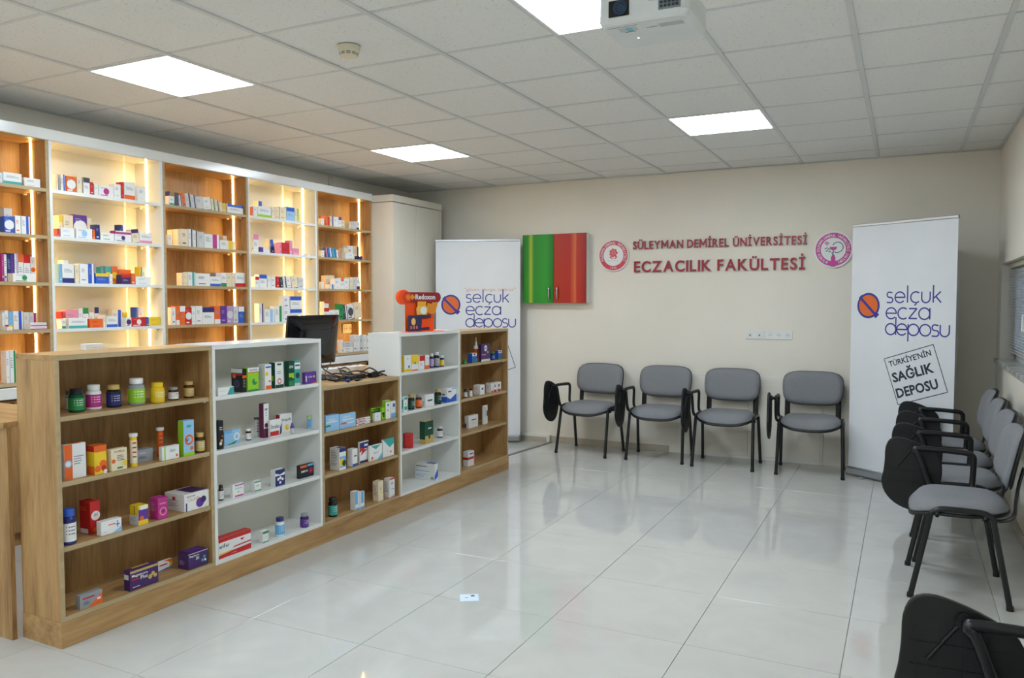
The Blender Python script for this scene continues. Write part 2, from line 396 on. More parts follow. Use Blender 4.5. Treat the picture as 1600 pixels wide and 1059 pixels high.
def disc(mb, r, y0, y1, m, n=48):
    mb.lathe([(r, y0), (r, y1)], m, n, Matrix.Rotation(PI/2, 4, 'X'), False)
def ring_text(mb, txt, r, a0, a1, h, m, d, inward=False):
    n = len(txt)
    for i, c in enumerate(txt):
        if c == ' ': continue
        a = math.radians(a0+(a1-a0)*i/(n-1)); vs, fs = glyphs(c, .015, 0, 1)
        x0, x1, y0, y1 = bounds(vs); s_ = h/.729; rot = a-PI/2 if not inward else a+PI/2
        c_, q = math.cos(rot), math.sin(rot); out = []
        for p, w_, _ in vs:
            p = (p-(x0+x1)/2)*s_*.85; w_ = (w_-.36)*s_
            out.append((r*math.cos(a)+p*c_-w_*q, r*math.sin(a)+p*q+w_*c_, d))
        mb.add(out, fs, m, False, FY)
def ellip(mb, cx, cz, rx, rz, m, d, rot=0, n=14):
    pts = [(cx+rx*math.cos(2*PI*k/n)*math.cos(rot)-rz*math.sin(2*PI*k/n)*math.sin(rot), cz+rx*math.cos(2*PI*k/n)*math.sin(rot)+rz*math.sin(2*PI*k/n)*math.cos(rot), d) for k in range(n)]
    mb.add(pts, [tuple(range(n))], m, False, FY)
def stroke(mb, pts, w, m, d, mt=FY, cap=True):
    P = [Vector((x, y)) for x, y in pts]; vs = []; fs = []
    for i, p in enumerate(P):
        t = (P[min(i+1, len(P)-1)]-P[max(i-1, 0)])
        if t.length < 1e-9: t = Vector((1, 0))
        t.normalize(); nrm = Vector((-t.y, t.x))*w/2
        vs += [(p.x+nrm.x, p.y+nrm.y, d), (p.x-nrm.x, p.y-nrm.y, d)]
    fs = [(2*i+1, 2*i+3, 2*i+2, 2*i) for i in range(len(P)-1)]
    mb.add(vs, fs, m, False, mt)
def arc(cx, cy, r, a0, a1, n=14, ry=None):
    return [(cx+r*math.cos(math.radians(a0+(a1-a0)*i/n)), cy+(ry or r)*math.sin(math.radians(a0+(a1-a0)*i/n))) for i in range(n+1)]
WH = flat((232, 232, 232)); SR = flat((206, 62, 82)); MG = flat((196, 62, 148)); GYB = flat((92, 118, 128))
t = thing('university_seal', 'round red-ringed university seal with a rose, left of the wall lettering', 'emblem', (-2.541, YB, 1.872), 0, 'round wall emblems')
b = MB(); disc(b, .154, .002, .018, SIL); b.build('backing_disc', t)
b = MB(); disc(b, .149, .0182, .0195, WH); disc(b, .143, .0196, .0202, SR); disc(b, .101, .0203, .0209, WH); b.build('face', t)
b = MB(); ring_text(b, 'SÜLEYMAN DEMİREL ÜNİVERSİTESİ', .121, 205, -25, .024, WH, .0215); ring_text(b, '1992', .122, 258, 282, .022, WH, .0215, True); b.build('lettering', t)
b = MB()
for k in range(7): a = k*2*PI/7; ellip(b, .022*math.cos(a), .025+.022*math.sin(a), .022, .015, SR, .0213+.0001*k, a)
for k in range(5): a = k*2*PI/5+.5; stroke(b, arc(.012*math.cos(a), .027+.012*math.sin(a), .012, math.degrees(a), math.degrees(a)+150, 6), .002, WH, .0222)
stroke(b, [(0, .0), (.002, -.02), (0, -.032)], .004, SR, .0213)
for sx in (-1, 1): ellip(b, sx*.026, -.012, .017, .006, SR, .0213, -sx*.5); ellip(b, sx*.02, -.026, .014, .005, SR, .0214, sx*.4)
stroke(b, [(-.06, -.048), (-.052, -.04), (-.05, -.06), (-.035, -.044), (-.02, -.055), (-.008, -.042), (.004, -.056), (.02, -.044), (.035, -.056), (.058, -.05)], .0022, flat((120, 140, 170)), .0213)
b.build('rose', t)
t = thing('faculty_seal', 'round magenta-ringed pharmacy seal with bowl and snake, right of the lettering', 'emblem', (-.564, YB, 1.872), 0, 'round wall emblems')
b = MB(); disc(b, .156, .002, .018, SIL); b.build('backing_disc', t)
b = MB(); disc(b, .150, .0182, .0195, WH); disc(b, .142, .0196, .0202, MG); disc(b, .100, .0203, .0209, WH); b.build('face', t)
b = MB(); ring_text(b, 'SÜLEYMAN DEMİREL ÜNİVERSİTESİ', .120, 188, -8, .022, WH, .0215); ring_text(b, 'ECZACILIK', .120, 200, 247, .021, WH, .0215, True); ring_text(b, 'FAKÜLTESİ', .120, 293, 340, .021, WH, .0215, True); b.build('lettering', t)
b = MB()
b.add([(x, z, .0213) for x, z in arc(.0, .022, .03, 180, 360, 10)], [tuple(range(11))], MG, False, FY)
stroke(b, [(0, -.005), (0, -.06)], .008, MG, .0213); b.add([(-.018, -.148, .0222), (.018, -.148, .0222), (.018, -.06, .0222), (-.018, -.06, .0222)], [(0, 1, 2, 3)], MG, False, FY)
b.add([(-.011, -.06, .0222), (.011, -.06, .0222), (.011, -.048, .0222), (-.011, -.048, .0222)], [(0, 1, 2, 3)], MG, False, FY)
stroke(b, arc(.035, .018, .043, 155, -70, 18)+[(.03, -.03), (.005, -.02), (-.012, -.03), (-.004, -.044), (.012, -.05)], .008, GYB, .0216)
for x, z in ((-.052, .045), (-.04, .054), (-.063, .055), (-.05, .062)): ellip(b, x, z, .011, .008, flat((222, 150, 200)), .0213, x*20)
stroke(b, [(-.05, .04), (-.045, .0), (-.03, -.03)], .003, GYB, .0213)
for x, z, r_ in ((-.06, .01, .6), (-.034, .004, -.6), (-.053, -.012, .6), (-.026, -.016, -.6)): ellip(b, x, z, .011, .005, flat((90, 130, 110)), .0214, r_)
b.build('bowl_and_snake', t)
# sockets
def sockets(x0, x1, z0, z1, kinds, label):
    t = thing('wall_socket', label, 'socket', ((x0+x1)/2, YB, (z0+z1)/2), 0, 'white sockets on the back wall')
    w_, h_ = (x1-x0)/2, (z1-z0)/2
    b = MB(); b.box(-w_, w_, -.009, 0, -h_, h_, M['pvc'], .003); b.build('cover_plate', t)
    n = len(kinds)
    for i, k in enumerate(kinds):
        cx = -w_+(i+.5)*2*w_/n; b = MB(); R_ = Matrix.Translation((cx, 0, 0)) @ Matrix.Rotation(PI/2, 4, 'X')
        if k == 's':
            b.lathe([(.021, .0091), (.021, .012), (.0185, .012), (.017, .0095)], M['white_paint'], 20, R_)
            for s_ in (-1, 1): b.lathe([(.0026, .0095), (.0026, .0105)], M['black'], 8, R_ @ Matrix.Translation((s_*.0095, 0, 0)))
            b.build('socket', t)
        else:
            b.box(cx-.021, cx+.021, -.012, -.0091, -.021, .021, M['white_paint'], .002)
            b.box(cx-.006, cx+.006, -.0126, -.0121, -.008, .002, M['black']); b.build('outlet', t)
sockets(-1.288, -1.125, 1.09, 1.166, 'dd', 'white double data outlet plate on the back wall, left of the sockets')
sockets(-1.112, -.885, 1.09, 1.168, 'sss', 'white triple power socket plate on the back wall above the third chair')
# white board frame behind the right banner
t = thing('wall_board', 'thin white board on the back wall, mostly hidden behind the right banner', 'board', (.0, YB, 1.26))
b = MB(); b.box(-.37, .37, -.022, -.002, -.555, .56, M['pvc'], .002); b.build('board', t)
b = MB()
for a in ((-.385, .385, .56, .575), (-.385, .385, -.57, -.555), (-.385, -.37, -.555, .56), (.37, .385, -.555, .56)): b.box(a[0], a[1], -.03, 0, a[2], a[3], M['white_paint'], .002)
b.build('frame', t)

# ------------------------------------------------------------------ green and red wall cabinet
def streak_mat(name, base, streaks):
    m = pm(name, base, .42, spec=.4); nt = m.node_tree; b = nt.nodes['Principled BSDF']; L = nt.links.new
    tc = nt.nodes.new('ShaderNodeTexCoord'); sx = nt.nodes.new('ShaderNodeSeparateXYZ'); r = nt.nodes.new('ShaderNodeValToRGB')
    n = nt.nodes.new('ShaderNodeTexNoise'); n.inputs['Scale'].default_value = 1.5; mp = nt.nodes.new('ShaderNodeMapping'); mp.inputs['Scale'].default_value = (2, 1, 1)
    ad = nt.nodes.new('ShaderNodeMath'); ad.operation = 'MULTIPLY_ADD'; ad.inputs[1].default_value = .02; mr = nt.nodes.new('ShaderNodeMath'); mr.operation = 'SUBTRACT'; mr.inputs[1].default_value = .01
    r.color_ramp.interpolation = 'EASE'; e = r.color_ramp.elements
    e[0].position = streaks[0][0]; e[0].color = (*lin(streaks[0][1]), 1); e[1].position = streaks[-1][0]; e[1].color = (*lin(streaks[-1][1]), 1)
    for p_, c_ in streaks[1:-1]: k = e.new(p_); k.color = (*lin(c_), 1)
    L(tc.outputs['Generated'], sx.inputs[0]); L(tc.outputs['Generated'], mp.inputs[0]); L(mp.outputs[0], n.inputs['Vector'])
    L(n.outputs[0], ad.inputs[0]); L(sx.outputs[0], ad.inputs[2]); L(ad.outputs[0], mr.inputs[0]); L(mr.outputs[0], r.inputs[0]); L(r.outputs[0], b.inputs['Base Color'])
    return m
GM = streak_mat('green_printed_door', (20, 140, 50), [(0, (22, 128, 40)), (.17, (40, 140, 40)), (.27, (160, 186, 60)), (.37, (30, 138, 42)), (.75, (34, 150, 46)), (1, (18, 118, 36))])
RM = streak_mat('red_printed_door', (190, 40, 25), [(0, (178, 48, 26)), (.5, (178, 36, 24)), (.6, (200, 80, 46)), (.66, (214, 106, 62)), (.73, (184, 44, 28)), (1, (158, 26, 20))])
cabx0, cabx1, cz0, cz1, cyf = -3.478, -2.793, 1.412, 2.096, 7.205
t = thing('wall_cabinet', 'shallow wall cabinet with one green and one red door', 'cabinet', ((cabx0+cabx1)/2, YB, cz0))
hw = (cabx1-cabx0)/2; hh = cz1-cz0
b = MB(); b.box(-hw, hw, cyf+.018-YB, 0, 0, hh, M['white'], .002); b.build('body', t)
for s_, m_, l_ in ((-1, GM, 'green door with a pale streak'), (1, RM, 'red door with an orange streak')):
    b = MB(); b.box(min(s_*.0015, s_*hw)-.0+(-.03 if s_ < 0 else -.03)+.03, max(s_*.0015, s_*hw), cyf-YB, cyf+.017-YB, 0, hh, m_, .002)
    o = b.build('door', t); o['label'] = l_
    hx = s_*.045; b = MB(); b.tube([(hx, cyf-YB, .045), (hx, cyf-YB-.022, .05), (hx, cyf-YB-.026, .1), (hx, cyf-YB-.022, .15), (hx, cyf-YB, .155)], .0075, M['chrome'], 8); b.build('handle', o)

# ------------------------------------------------------------------ roll-up banners
LOGO_B = flat((52, 56, 150)); LOGO_O = flat((226, 108, 44)); INK = flat((40, 50, 66))
def logo_letters(mb, word, x, base, xh, w, m, d, gap):
    for c in word:
        r = xh/2; cx = x+r; cyy = base+r
        if c == 's':
            r2 = xh/4; a = arc(x+r*.62, base+3*r2, r2, 30, 270, 10, ); a = [(x+r*1.15, base+xh*.93)]+arc(x+r*.55, base+3*r2, r2, 90, 270, 8)+arc(x+r*.75, base+r2, r2, 90, -90, 8)+[(x, base+xh*.02)]
            stroke(mb, a, w, m, d); x += r*1.3+gap
        elif c == 'e': stroke(mb, [(cx-r, cyy), (cx+r, cyy)]+arc(cx, cyy, r, 0, 320, 20), w, m, d); x += 2*r+gap
        elif c in 'cç':
            stroke(mb, arc(cx, cyy, r, 50, 310, 18), w, m, d)
            if c == 'ç': stroke(mb, [(cx, base), (cx+r*.12, base-r*.22), (cx-r*.05, base-r*.42), (cx-r*.3, base-r*.42)], w*.9, m, d)
            x += 1.75*r+gap
        elif c == 'l': stroke(mb, [(x+w/2, base), (x+w/2, base+xh*1.6)], w, m, d); x += w+gap*1.3
        elif c == 'u': stroke(mb, [(x, base+xh), (x, base+r*.85)]+arc(x+r*.8, base+r*.8, r*.8, 180, 360, 12)+[(x+1.6*r, base+r*.85), (x+1.6*r, base+xh)], w, m, d); x += 1.6*r+gap*1.2
        elif c == 'k': stroke(mb, [(x+w/2, base), (x+w/2, base+xh*1.6)], w, m, d); stroke(mb, [(x+1.5*r, base+xh), (x+w, base+xh*.42)], w, m, d); stroke(mb, [(x+w+r*.35, base+xh*.58), (x+1.6*r, base)], w, m, d); x += 1.6*r+gap
        elif c == 'z': stroke(mb, [(x, base+xh-w/2), (x+1.5*r, base+xh-w/2)], w, m, d); stroke(mb, [(x+1.5*r, base+xh-w/2), (x, base+w/2)], w, m, d); stroke(mb, [(x, base+w/2), (x+1.55*r, base+w/2)], w, m, d); x += 1.55*r+gap
        elif c == 'a': stroke(mb, arc(cx, cyy, r, 0, 360, 24), w, m, d); stroke(mb, [(cx+r, base+xh), (cx+r, base)], w, m, d); x += 2*r+gap
        elif c == 'd': stroke(mb, arc(cx, cyy, r, 0, 360, 24), w, m, d); stroke(mb, [(cx+r, base+xh*1.6), (cx+r, base)], w, m, d); x += 2*r+gap
        elif c == 'p': stroke(mb, arc(cx, cyy, r, 0, 360, 24), w, m, d); stroke(mb, [(cx-r, base+xh), (cx-r, base-xh*.55)], w, m, d); x += 2*r+gap
        elif c == 'o': stroke(mb, arc(cx, cyy, r, 0, 360, 24), w, m, d); x += 2*r+gap
    return x
def banner(p0, p1, top, label, slogan, fade):
    p0, p1 = Vector((*p0, 0)), Vector((*p1, 0)); wd = (p1-p0).length; rot = math.atan2(p1.y-p0.y, p1.x-p0.x)
    t = thing('roll_up_banner', label, 'banner', p0, rot, 'white roll-up banners')
    b = MB(); b.box(0, wd, -.045, .045, .012, .075, M['alu'], .012); b.build('base', t)
    for x in (.16, wd-.16):
        b = MB(); b.box(x-.018, x+.018, -.09, .09, 0, .012, M['alu'], .004); b.build('foot', t)
    b = MB(); b.tube([(wd/2, .03, .07), (wd/2, .03, top-.02)], .009, M['alu'], 8, 1); b.build('pole', t)
    b = MB(); b.box(-.004, wd+.004, -.009, .012, top-.012, top+.012, M['alu'], .004); b.build('top_rail', t)
    b = MB(); b.box(0, wd, -.002, .0, .07, top-.008, M['banner']); sh = b.build('sheet', t)
    d = .0028; B1 = LOGO_B; b = MB()
    ellip(b, .155, 1.394, .1, .102, B1, d, 0, 40); ellip(b, .155, 1.394, .083, .085, LOGO_O, d+.0004, 0, 40)
    stroke(b, [(.088, 1.452), (.232, 1.31)], .022, B1, d+.0008); stroke(b, [(.074, 1.448), (.1, 1.474)], .02, B1, d+.0009)
    stroke(b, [(.215, 1.30), (.245, 1.33)], .02, B1, d+.0009)
    b.build('round_logo', sh)
    b = MB(); wL = .0105
    if slogan:
        so = flat((220, 160, 130)); put_text(b, '"güven, denge, istikrar"', .30, 1.533, so, h=.034, w=.52, mt=FY, d=d)
    logo_letters(b, 'selçuk', .315, 1.418, .082, wL, B1, d, .016)
    logo_letters(b, 'ecza', .312, 1.292, .086, wL, B1, d, .014)
    logo_letters(b, 'deposu', .31, 1.168, .086, wL, B1, d, .008)
    b.build('brand_lettering', sh)
    b = MB(); A, Bp, Cc, Dd = (.304, .975), (.7, 1.107), (.818, .762), (.43, .626)
    for q0, q1 in ((A, Bp), (Bp, Cc), (Cc, Dd), (Dd, A)): stroke(b, [q0, q1], .006, INK, d)
    r_ = math.atan2(.130, .395)
    put_text(b, "TÜRKİYE'NİN", .352, .915, INK, h=.044, w=.355, bold=.02, rot=r_, d=d)
    put_text(b, 'SAĞLIK', .388, .796, INK, h=.074, w=.345, bold=.03, rot=r_, d=d)
    put_text(b, 'DEPOSU', .425, .678, INK, h=.074, w=.345, bold=.03, rot=r_, d=d)
    b.build('stamp_lettering', sh)
    return t
banner((-4.295, 6.86), (-3.478, 7.15), 2.045, 'white roll-up banner standing behind the counter, beside the green cabinet', True, .3)
banner((-.396, 7.02), (.33, 6.55), 2.04, 'white roll-up banner standing in the right corner behind the chairs', False, 0)

# ------------------------------------------------------------------ wall shelving
XS, XBK = -4.6, -4.85
BZ = [.955, 1.26, 1.54, 1.82, 2.10]
BY = [2.212, 3.012, 3.820, 4.608, 5.408, 6.200]
BN = ['leftmost wood wall bay', 'left white wall bay', 'middle wood wall bay', 'right white wall bay', 'rightmost wood wall bay']
for i in range(5):
    y0, y1 = BY[i], BY[i+1]; wd = i % 2 == 0
    mv, mh, me = (M['wood_v'], M['wood_h'], M['edge']) if wd else (M['white_in'], M['white_in'], M['white'])
    t = thing('shelf_bay', f'{"oak" if wd else "white"} backlit wall shelving, the {BN[i]}', 'shelf', (XS, (y0+y1)/2, .93), 0, 'backlit wall shelf bays')
    h_ = (y1-y0)/2
    for s_ in (-1, 1):
        b = MB(); b.box(XBK-XS, -.002, s_*h_-s_*.001, s_*(h_-.019), 0, 1.475, mv); b.box(-.002, 0, s_*h_-s_*.001, s_*(h_-.019), 0, 1.475, me); b.build('side_panel', t)
    b = MB(); b.box(XBK-XS-.012, XBK-XS, -h_, h_, 0, 1.475, mv); b.build('back_panel', t)
    b = MB(); b.box(XBK-XS, -.002, -h_+.019, h_-.019, 1.455, 1.475, mh); b.box(-.002, 0, -h_+.019, h_-.019, 1.455, 1.475, me); b.build('top_panel', t)
    for k, z in enumerate(BZ):
        b = MB(); z_ = z-.93
        b.box(XBK-XS, -.004, -h_+.019, h_-.019, z_-.02, z_, mh); b.box(-.004, -.002, -h_+.019, h_-.019, z_-.02, z_, me); o = b.build('shelf', t)
        if k:
            for s_ in (-1, 1):
                for dx in (-.055, -.19):
                    b = MB(); b.box(dx-.007, dx+.007, s_*(h_-.019), s_*(h_-.037), z_-.030, z_-.02, M['pvc'], .002); b.build('shelf_pin', o)
    for s_ in (-1, 1):
        b = MB(); b.box(-.143, -.131, s_*(h_-.019), s_*(h_-.023), .03, 1.452, M['led'], 0); b.build('led_strip', t)
b = MB(); b.box(-4.86, XS+.004, BY[0]-.2, BY[5], 2.405, 2.452, M['white'], .003); b.box(-4.62, XS+.008, BY[0]-.2, BY[5], 2.388, 2.454, M['white'], .003)
tag(b.build('cornice'), 'long white cornice board along the top of the wall shelving', 'cornice')
b = MB(); b.box(-4.89, XS+.03, BY[0]-.2, BY[5], .865, .93, M['white'], .003)
tag(b.build('worktop'), 'long white worktop slab under the backlit wall shelving', 'worktop')
CL = ['wooden base cupboard under the leftmost wood bay', 'white base cupboard under the left white bay', 'wooden base cupboard under the middle wood bay', 'white base cupboard under the right white bay', 'wooden base cupboard under the rightmost wood bay']
for i in range(5):
    y0, y1 = BY[i], BY[i+1]; mt_ = M['wood_v'] if i % 2 == 0 else M['white']
    t = thing('base_cupboard', CL[i], 'cupboard', (XS, (y0+y1)/2, 0), 0, 'base cupboards under the wall shelving')
    h_ = (y1-y0)/2-.0015
    b = MB(); b.box(-.28, -.02, -h_, h_, .0, .863, mt_); b.build('carcass', t)
    for k in (-1, 1):
        b = MB(); b.box(-.019, 0, .0015 if k > 0 else -h_+.001, h_-.001 if k > 0 else -.0015, .08, .855, mt_, .001); o = b.build('door', t)
        hy = h_-.09 if k > 0 else -h_+.09+.0
        hy = .135 if (i == 0 and k > 0) else hy
        b = MB(); b.box(0, .022, hy-.012, hy+.012, .80, .845, M['black'], .003); b.build('handle', o)
# double socket on the bay back
t = thing('wall_socket', 'ivory double power socket inside the rightmost wood shelf bay', 'socket', (XBK, 6.04, 1.195))
pz = onX(543, 513, XBK); t.location = (XBK, pz.y, pz.z)
b = MB(); b.box(0, .01, -.085, .085, -.045, .045, M['ivory'], .003); b.build('cover_plate', t)
for s_ in (-1, 1):
    b = MB(); b.lathe([(.026, .0101), (.026, .014), (.022, .014), (.02, .0105)], M['ivory'], 20, Matrix.Translation((0, s_*.042, 0)) @ Matrix.Rotation(PI/2, 4, 'Y'))
    for q in (-1, 1): b.lathe([(.004, .0105), (.004, .012)], M['black'], 8, Matrix.Translation((0, s_*.042+q*.01, 0)) @ Matrix.Rotation(PI/2, 4, 'Y'))
    b.build('socket', t)
# tall closet
t = thing('tall_closet', 'tall cream two-door closet at the end of the wall shelving', 'closet', (-4.36, 6.64, 0))
y0, y1 = -.437, .44
b = MB(); b.box(-.5, -.021, y0, y1, 0, 2.37, M['cream']); b.box(-.021, 0, y0, y0+.012, 0, 2.37, M['cream']); b.box(-.021, 0, y1-.05, y1, 0, 2.37, M['cream']); b.build('body', t)
b = MB(); b.box(-.5, .003, y0-.002, y1+.002, 2.375, 2.44, M['cream'], .002); b.build('fascia', t)
for a, c in ((y0+.014, -.036), (-.032, y1-.053)):
    b = MB(); b.box(-.02, 0, a, c, .08, 2.368, M['cream'], .0015); b.build('door', t)

# ------------------------------------------------------------------ the counter run
P0 = Vector((-3.069, 1.99)); P1 = Vector((-3.0, 5.94)); DS = (P1-P0).normalized(); NS = Vector((DS.y, -DS.x)); CROT = math.atan2(P1.y-P0.y, P1.x-P0.x)-PI/2
SB = [.02, .815, 1.61, 2.385, 3.16, 3.945]; CD = .262
def cw(s, x, z=0): p_ = P0+DS*s+NS*x; return Vector((p_.x, p_.y, z))
def onC(u, v, x):                 # plane parallel to the counter front, x in front of it
    D = ray(u, v); q = (P0.dot(NS)+x)/(D.x*NS.x+D.y*NS.y); P = C0+D*q
    return (Vector((P.x, P.y))-P0).dot(DS), P.z
UL = ['wooden open shelf unit at the near end of the counter', 'white open shelf unit second from the near end of the counter', 'low wooden open shelf unit in the middle of the counter', 'white open shelf unit carrying the orange display stand', 'wooden open shelf unit at the far end of the counter']
CSH = [[.415, .685, .955], [.41, .68, .953], [.40, .65], [.408, .675, .946], [.41, .677, .944]]
CTOP = [1.208, 1.21, .925, 1.212, 1.2]
CB = [.128, .128, .122, .125, .125]
for i in range(5):
    s0, s1 = SB[i], SB[i+1]; wd = i in (0, 2, 4); h_ = (s1-s0)/2-.0008
    mv, mh, me, mx_ = (M['wood_v'], M['wood_h'], M['edge'], M['wood_x']) if wd else (M['white'],)*4
    mb_ = M['wood_v'] if wd else M['white_in']
    t = thing('display_shelf', UL[i], 'shelf', cw((s0+s1)/2, 0), CROT, 'open shelf units of the counter')
    zt = CTOP[i]
    for s_ in (-1, 1):
        b = MB(); b.box(-CD, -.002, s_*h_, s_*(h_-.018), .108, zt-.022, mv); b.box(-.002, 0, s_*h_, s_*(h_-.018), .108, zt-.022, me); b.build('side_panel', t)
    b = MB(); b.box(-CD, -.002, -h_, h_, zt-.0215, zt, mh); b.box(-.002, 0, -h_, h_, zt-.0215, zt, me); b.build('top_panel', t)
    b = MB(); b.box(-CD, -CD+.012, -h_+.018, h_-.018, .108, zt-.022, mb_); b.build('back_panel', t)
    b = MB(); b.box(-CD+.012, -.002, -h_+.018, h_-.018, .108, CB[i], mh); b.box(-.002, 0, -h_+.018, h_-.018, .108, CB[i], me); b.build('bottom_panel', t)
    for z in CSH[i]:
        b = MB(); b.box(-CD+.012, -.008, -h_+.0185, h_-.0185, z-.02, z, mh); b.box(-.008, -.006, -h_+.0185, h_-.0185, z-.02, z, me); o = b.build('shelf', t)
        for dx in (-.03, -.2):
            b = MB(); b.box(dx-.005, dx+.005, h_-.018, h_-.03, z-.028, z-.02, M['pvc'], .001); b.build('shelf_pin', o)
L_ = SB[5]-SB[0]
t = thing('counter_plinth', 'long wooden plinth running under the counter shelf units', 'plinth', cw((SB[0]+SB[5])/2, 0), CROT)
b = MB(); b.box(-CD, .003, -L_/2-.003, L_/2+.003, 0, .107, M['wood_h'], .001); b.build('plinth_board', t)
# return counter on the left
t = thing('return_counter', 'lower wooden return counter at the left edge, joining the counter end', 'counter', (-4.1, 2.14, 0))
b = MB(); b.box(-.42, .768, -.17, -.15, 0, .9, M['wood_v'], .001); b.build('front_panel', t)
b = MB(); b.box(-.42, .77, -.185, .2, .9, .925, M['wood_x'], .001); b.build('top_board', t)
b = MB(); b.box(-.42, -.40, -.149, .19, 0, .9, M['wood_v'], .001); b.build('side_panel', t)
# desk behind the low unit
t = thing('service_desk', 'wooden desk board behind the low counter unit carrying the monitor', 'desk', cw(2.31, -.531, 0), CROT)
b = MB(); b.box(-.27, .268, -.72, .74, .90, .924, M['wood_h'], .001); b.build('desk_top', t)
for y in (-.68, .7):
    b = MB(); b.box(-.26, .25, y-.012, y+.012, 0, .90, M['wood_v'], .001); b.build('side_panel', t)

# ------------------------------------------------------------------ products
K = dict(W=(232, 232, 230), O=(232, 104, 36), Y=(238, 200, 40), R=(196, 34, 36), G=(34, 140, 74), B=(44, 92, 196), N=(36, 44, 110), P=(96, 52, 150), M=(184, 50, 136), K=(24, 25, 30),
         T=(60, 168, 160), L=(150, 196, 234), C=(232, 216, 184), g=(150, 154, 160), E=(70, 38, 22), D=(18, 72, 52), U=(198, 168, 96), p=(226, 140, 170), l=(150, 206, 44), V=(66, 36, 98), w=(206, 206, 206), A=(176, 148, 196), k=(70, 72, 80), m=(104, 32, 70), b=(110, 180, 226))
CN = dict(W='white', O='orange', Y='yellow', R='red', G='green', B='blue', N='navy', P='purple', M='magenta', K='black', T='teal', L='pale blue', C='cream', g='grey', E='brown', D='dark green', U='gold', p='pink', l='lime', V='violet', w='light grey', A='lilac', k='dark grey', m='plum', b='sky blue')
def fm(c, r=.42): return flat(K[c], r)
def pr(mb, w, d, h, prints):
    """flat print: F front(+x) S near side(-y) T top; coordinates 0..1"""
    for q in prints:
        k = q[0]; face = q[1]; e = .0004+.0001*prints.index(q)
        def P(a, c):
            if face == 'F': return (d/2+e, -w/2+a*w, c*h)
            if face == 'S': return (-d/2+a*d, -w/2-e, c*h)
            return (-d/2+a*d, -w/2+c*w, h+e)
        fl_ = (lambda f: f) if face != 'T' else (lambda f: f)
        if k == 'r': a0, c0, a1, c1, m = q[2:7]; mb.add([P(a0, c0), P(a1, c0), P(a1, c1), P(a0, c1)], [(0, 1, 2, 3)], fm(m))
        elif k == 'p': pts, m = q[2:4]; mb.add([P(*x) for x in pts], [tuple(range(len(pts)))], fm(m))
        elif k == 'c':
            a, c, r, m = q[2:6]; W_ = w if face == 'F' else d; r = max(.01, min(r, min(a, 1-a)*W_/h, c, 1-c))
            mb.add([P(a+r*h/W_*math.cos(2*PI*i/16), c+r*math.sin(2*PI*i/16)) for i in range(16)], [tuple(range(16))], fm(m))
        elif k == 't':
            txt, a, c, hh_, ww, m = q[2:8]; bold = q[8] if len(q) > 8 else .02
            vs, fs = glyphs(txt, bold, 0, 1); x0, x1, _, _ = bounds(vs); W_ = w if face == 'F' else d
            mb.add([P(a+(v[0]-x0)/(x1-x0)*ww, c+v[1]/.729*hh_) for v in vs], fs, fm(m))
        elif k == 'l':    # rows of small print
            a, c, ww, n, m = q[2:7]
            rs = random.Random(n*7+int(a*100))
            for j in range(n):
                y_ = c-j*.07; L2 = ww*rs.uniform(.55, 1)
                mb.add([P(a, y_), P(a+L2, y_), P(a+L2, y_+.028), P(a, y_+.028)], [(0, 1, 2, 3)], fm(m))
def carton(name, label, cat, loc, rot, w, d, h, base, prints, group=None, side=None, ch=.0012):
    b = MB(); b.box(-d/2, d/2, -w/2, w/2, 0, h, fm(base), ch)
    pr(b, w, d, h, prints)
    o = b.build(name, None, loc, (0, 0, rot)); tag(o, label, cat, group); return o
def xbox(i, k, u0, u1, u2, vt, vb, base, prints, label, setb=None, name='medicine_box', cat='box', lift=0):
    z = CB[i] if k < 0 else CSH[i][k]
    P = onZ(u1, vb, z); x = (Vector((P.x, P.y))-P0).dot(NS)
    x = min(max(x, -.10), -.014) if setb is None else -setb
    s1, zt = onC(u1, vt, x); s2, _ = onC(u2, vt, x)
    d = .045
    if u0 < u1-.5:                # find depth: near side plane s = s1 seen at u0
        lo, hi = .005, .2
        for _ in range(24):
            mid = (lo+hi)/2; ss, _z = onC(u0, vt, x-mid)
            if ss < s1: lo = mid
            else: hi = mid
        d = min(max(lo, .015), .17)
    d = min(d, CD-.016+x)
    s_lo = SB[i]+.021; s_hi = SB[i+1]-.021
    if label.startswith('~'): label = label[1:]
    s1 = max(s1, s_lo); s2 = min(s2, s_hi); w = s2-s1; h = min(max(zt-z, .012), .25)
    return carton(name, label, cat, cw((s1+s2)/2, x-d/2, z+lift), CROT, w, d, h, base, prints, 'products on the counter shelves')
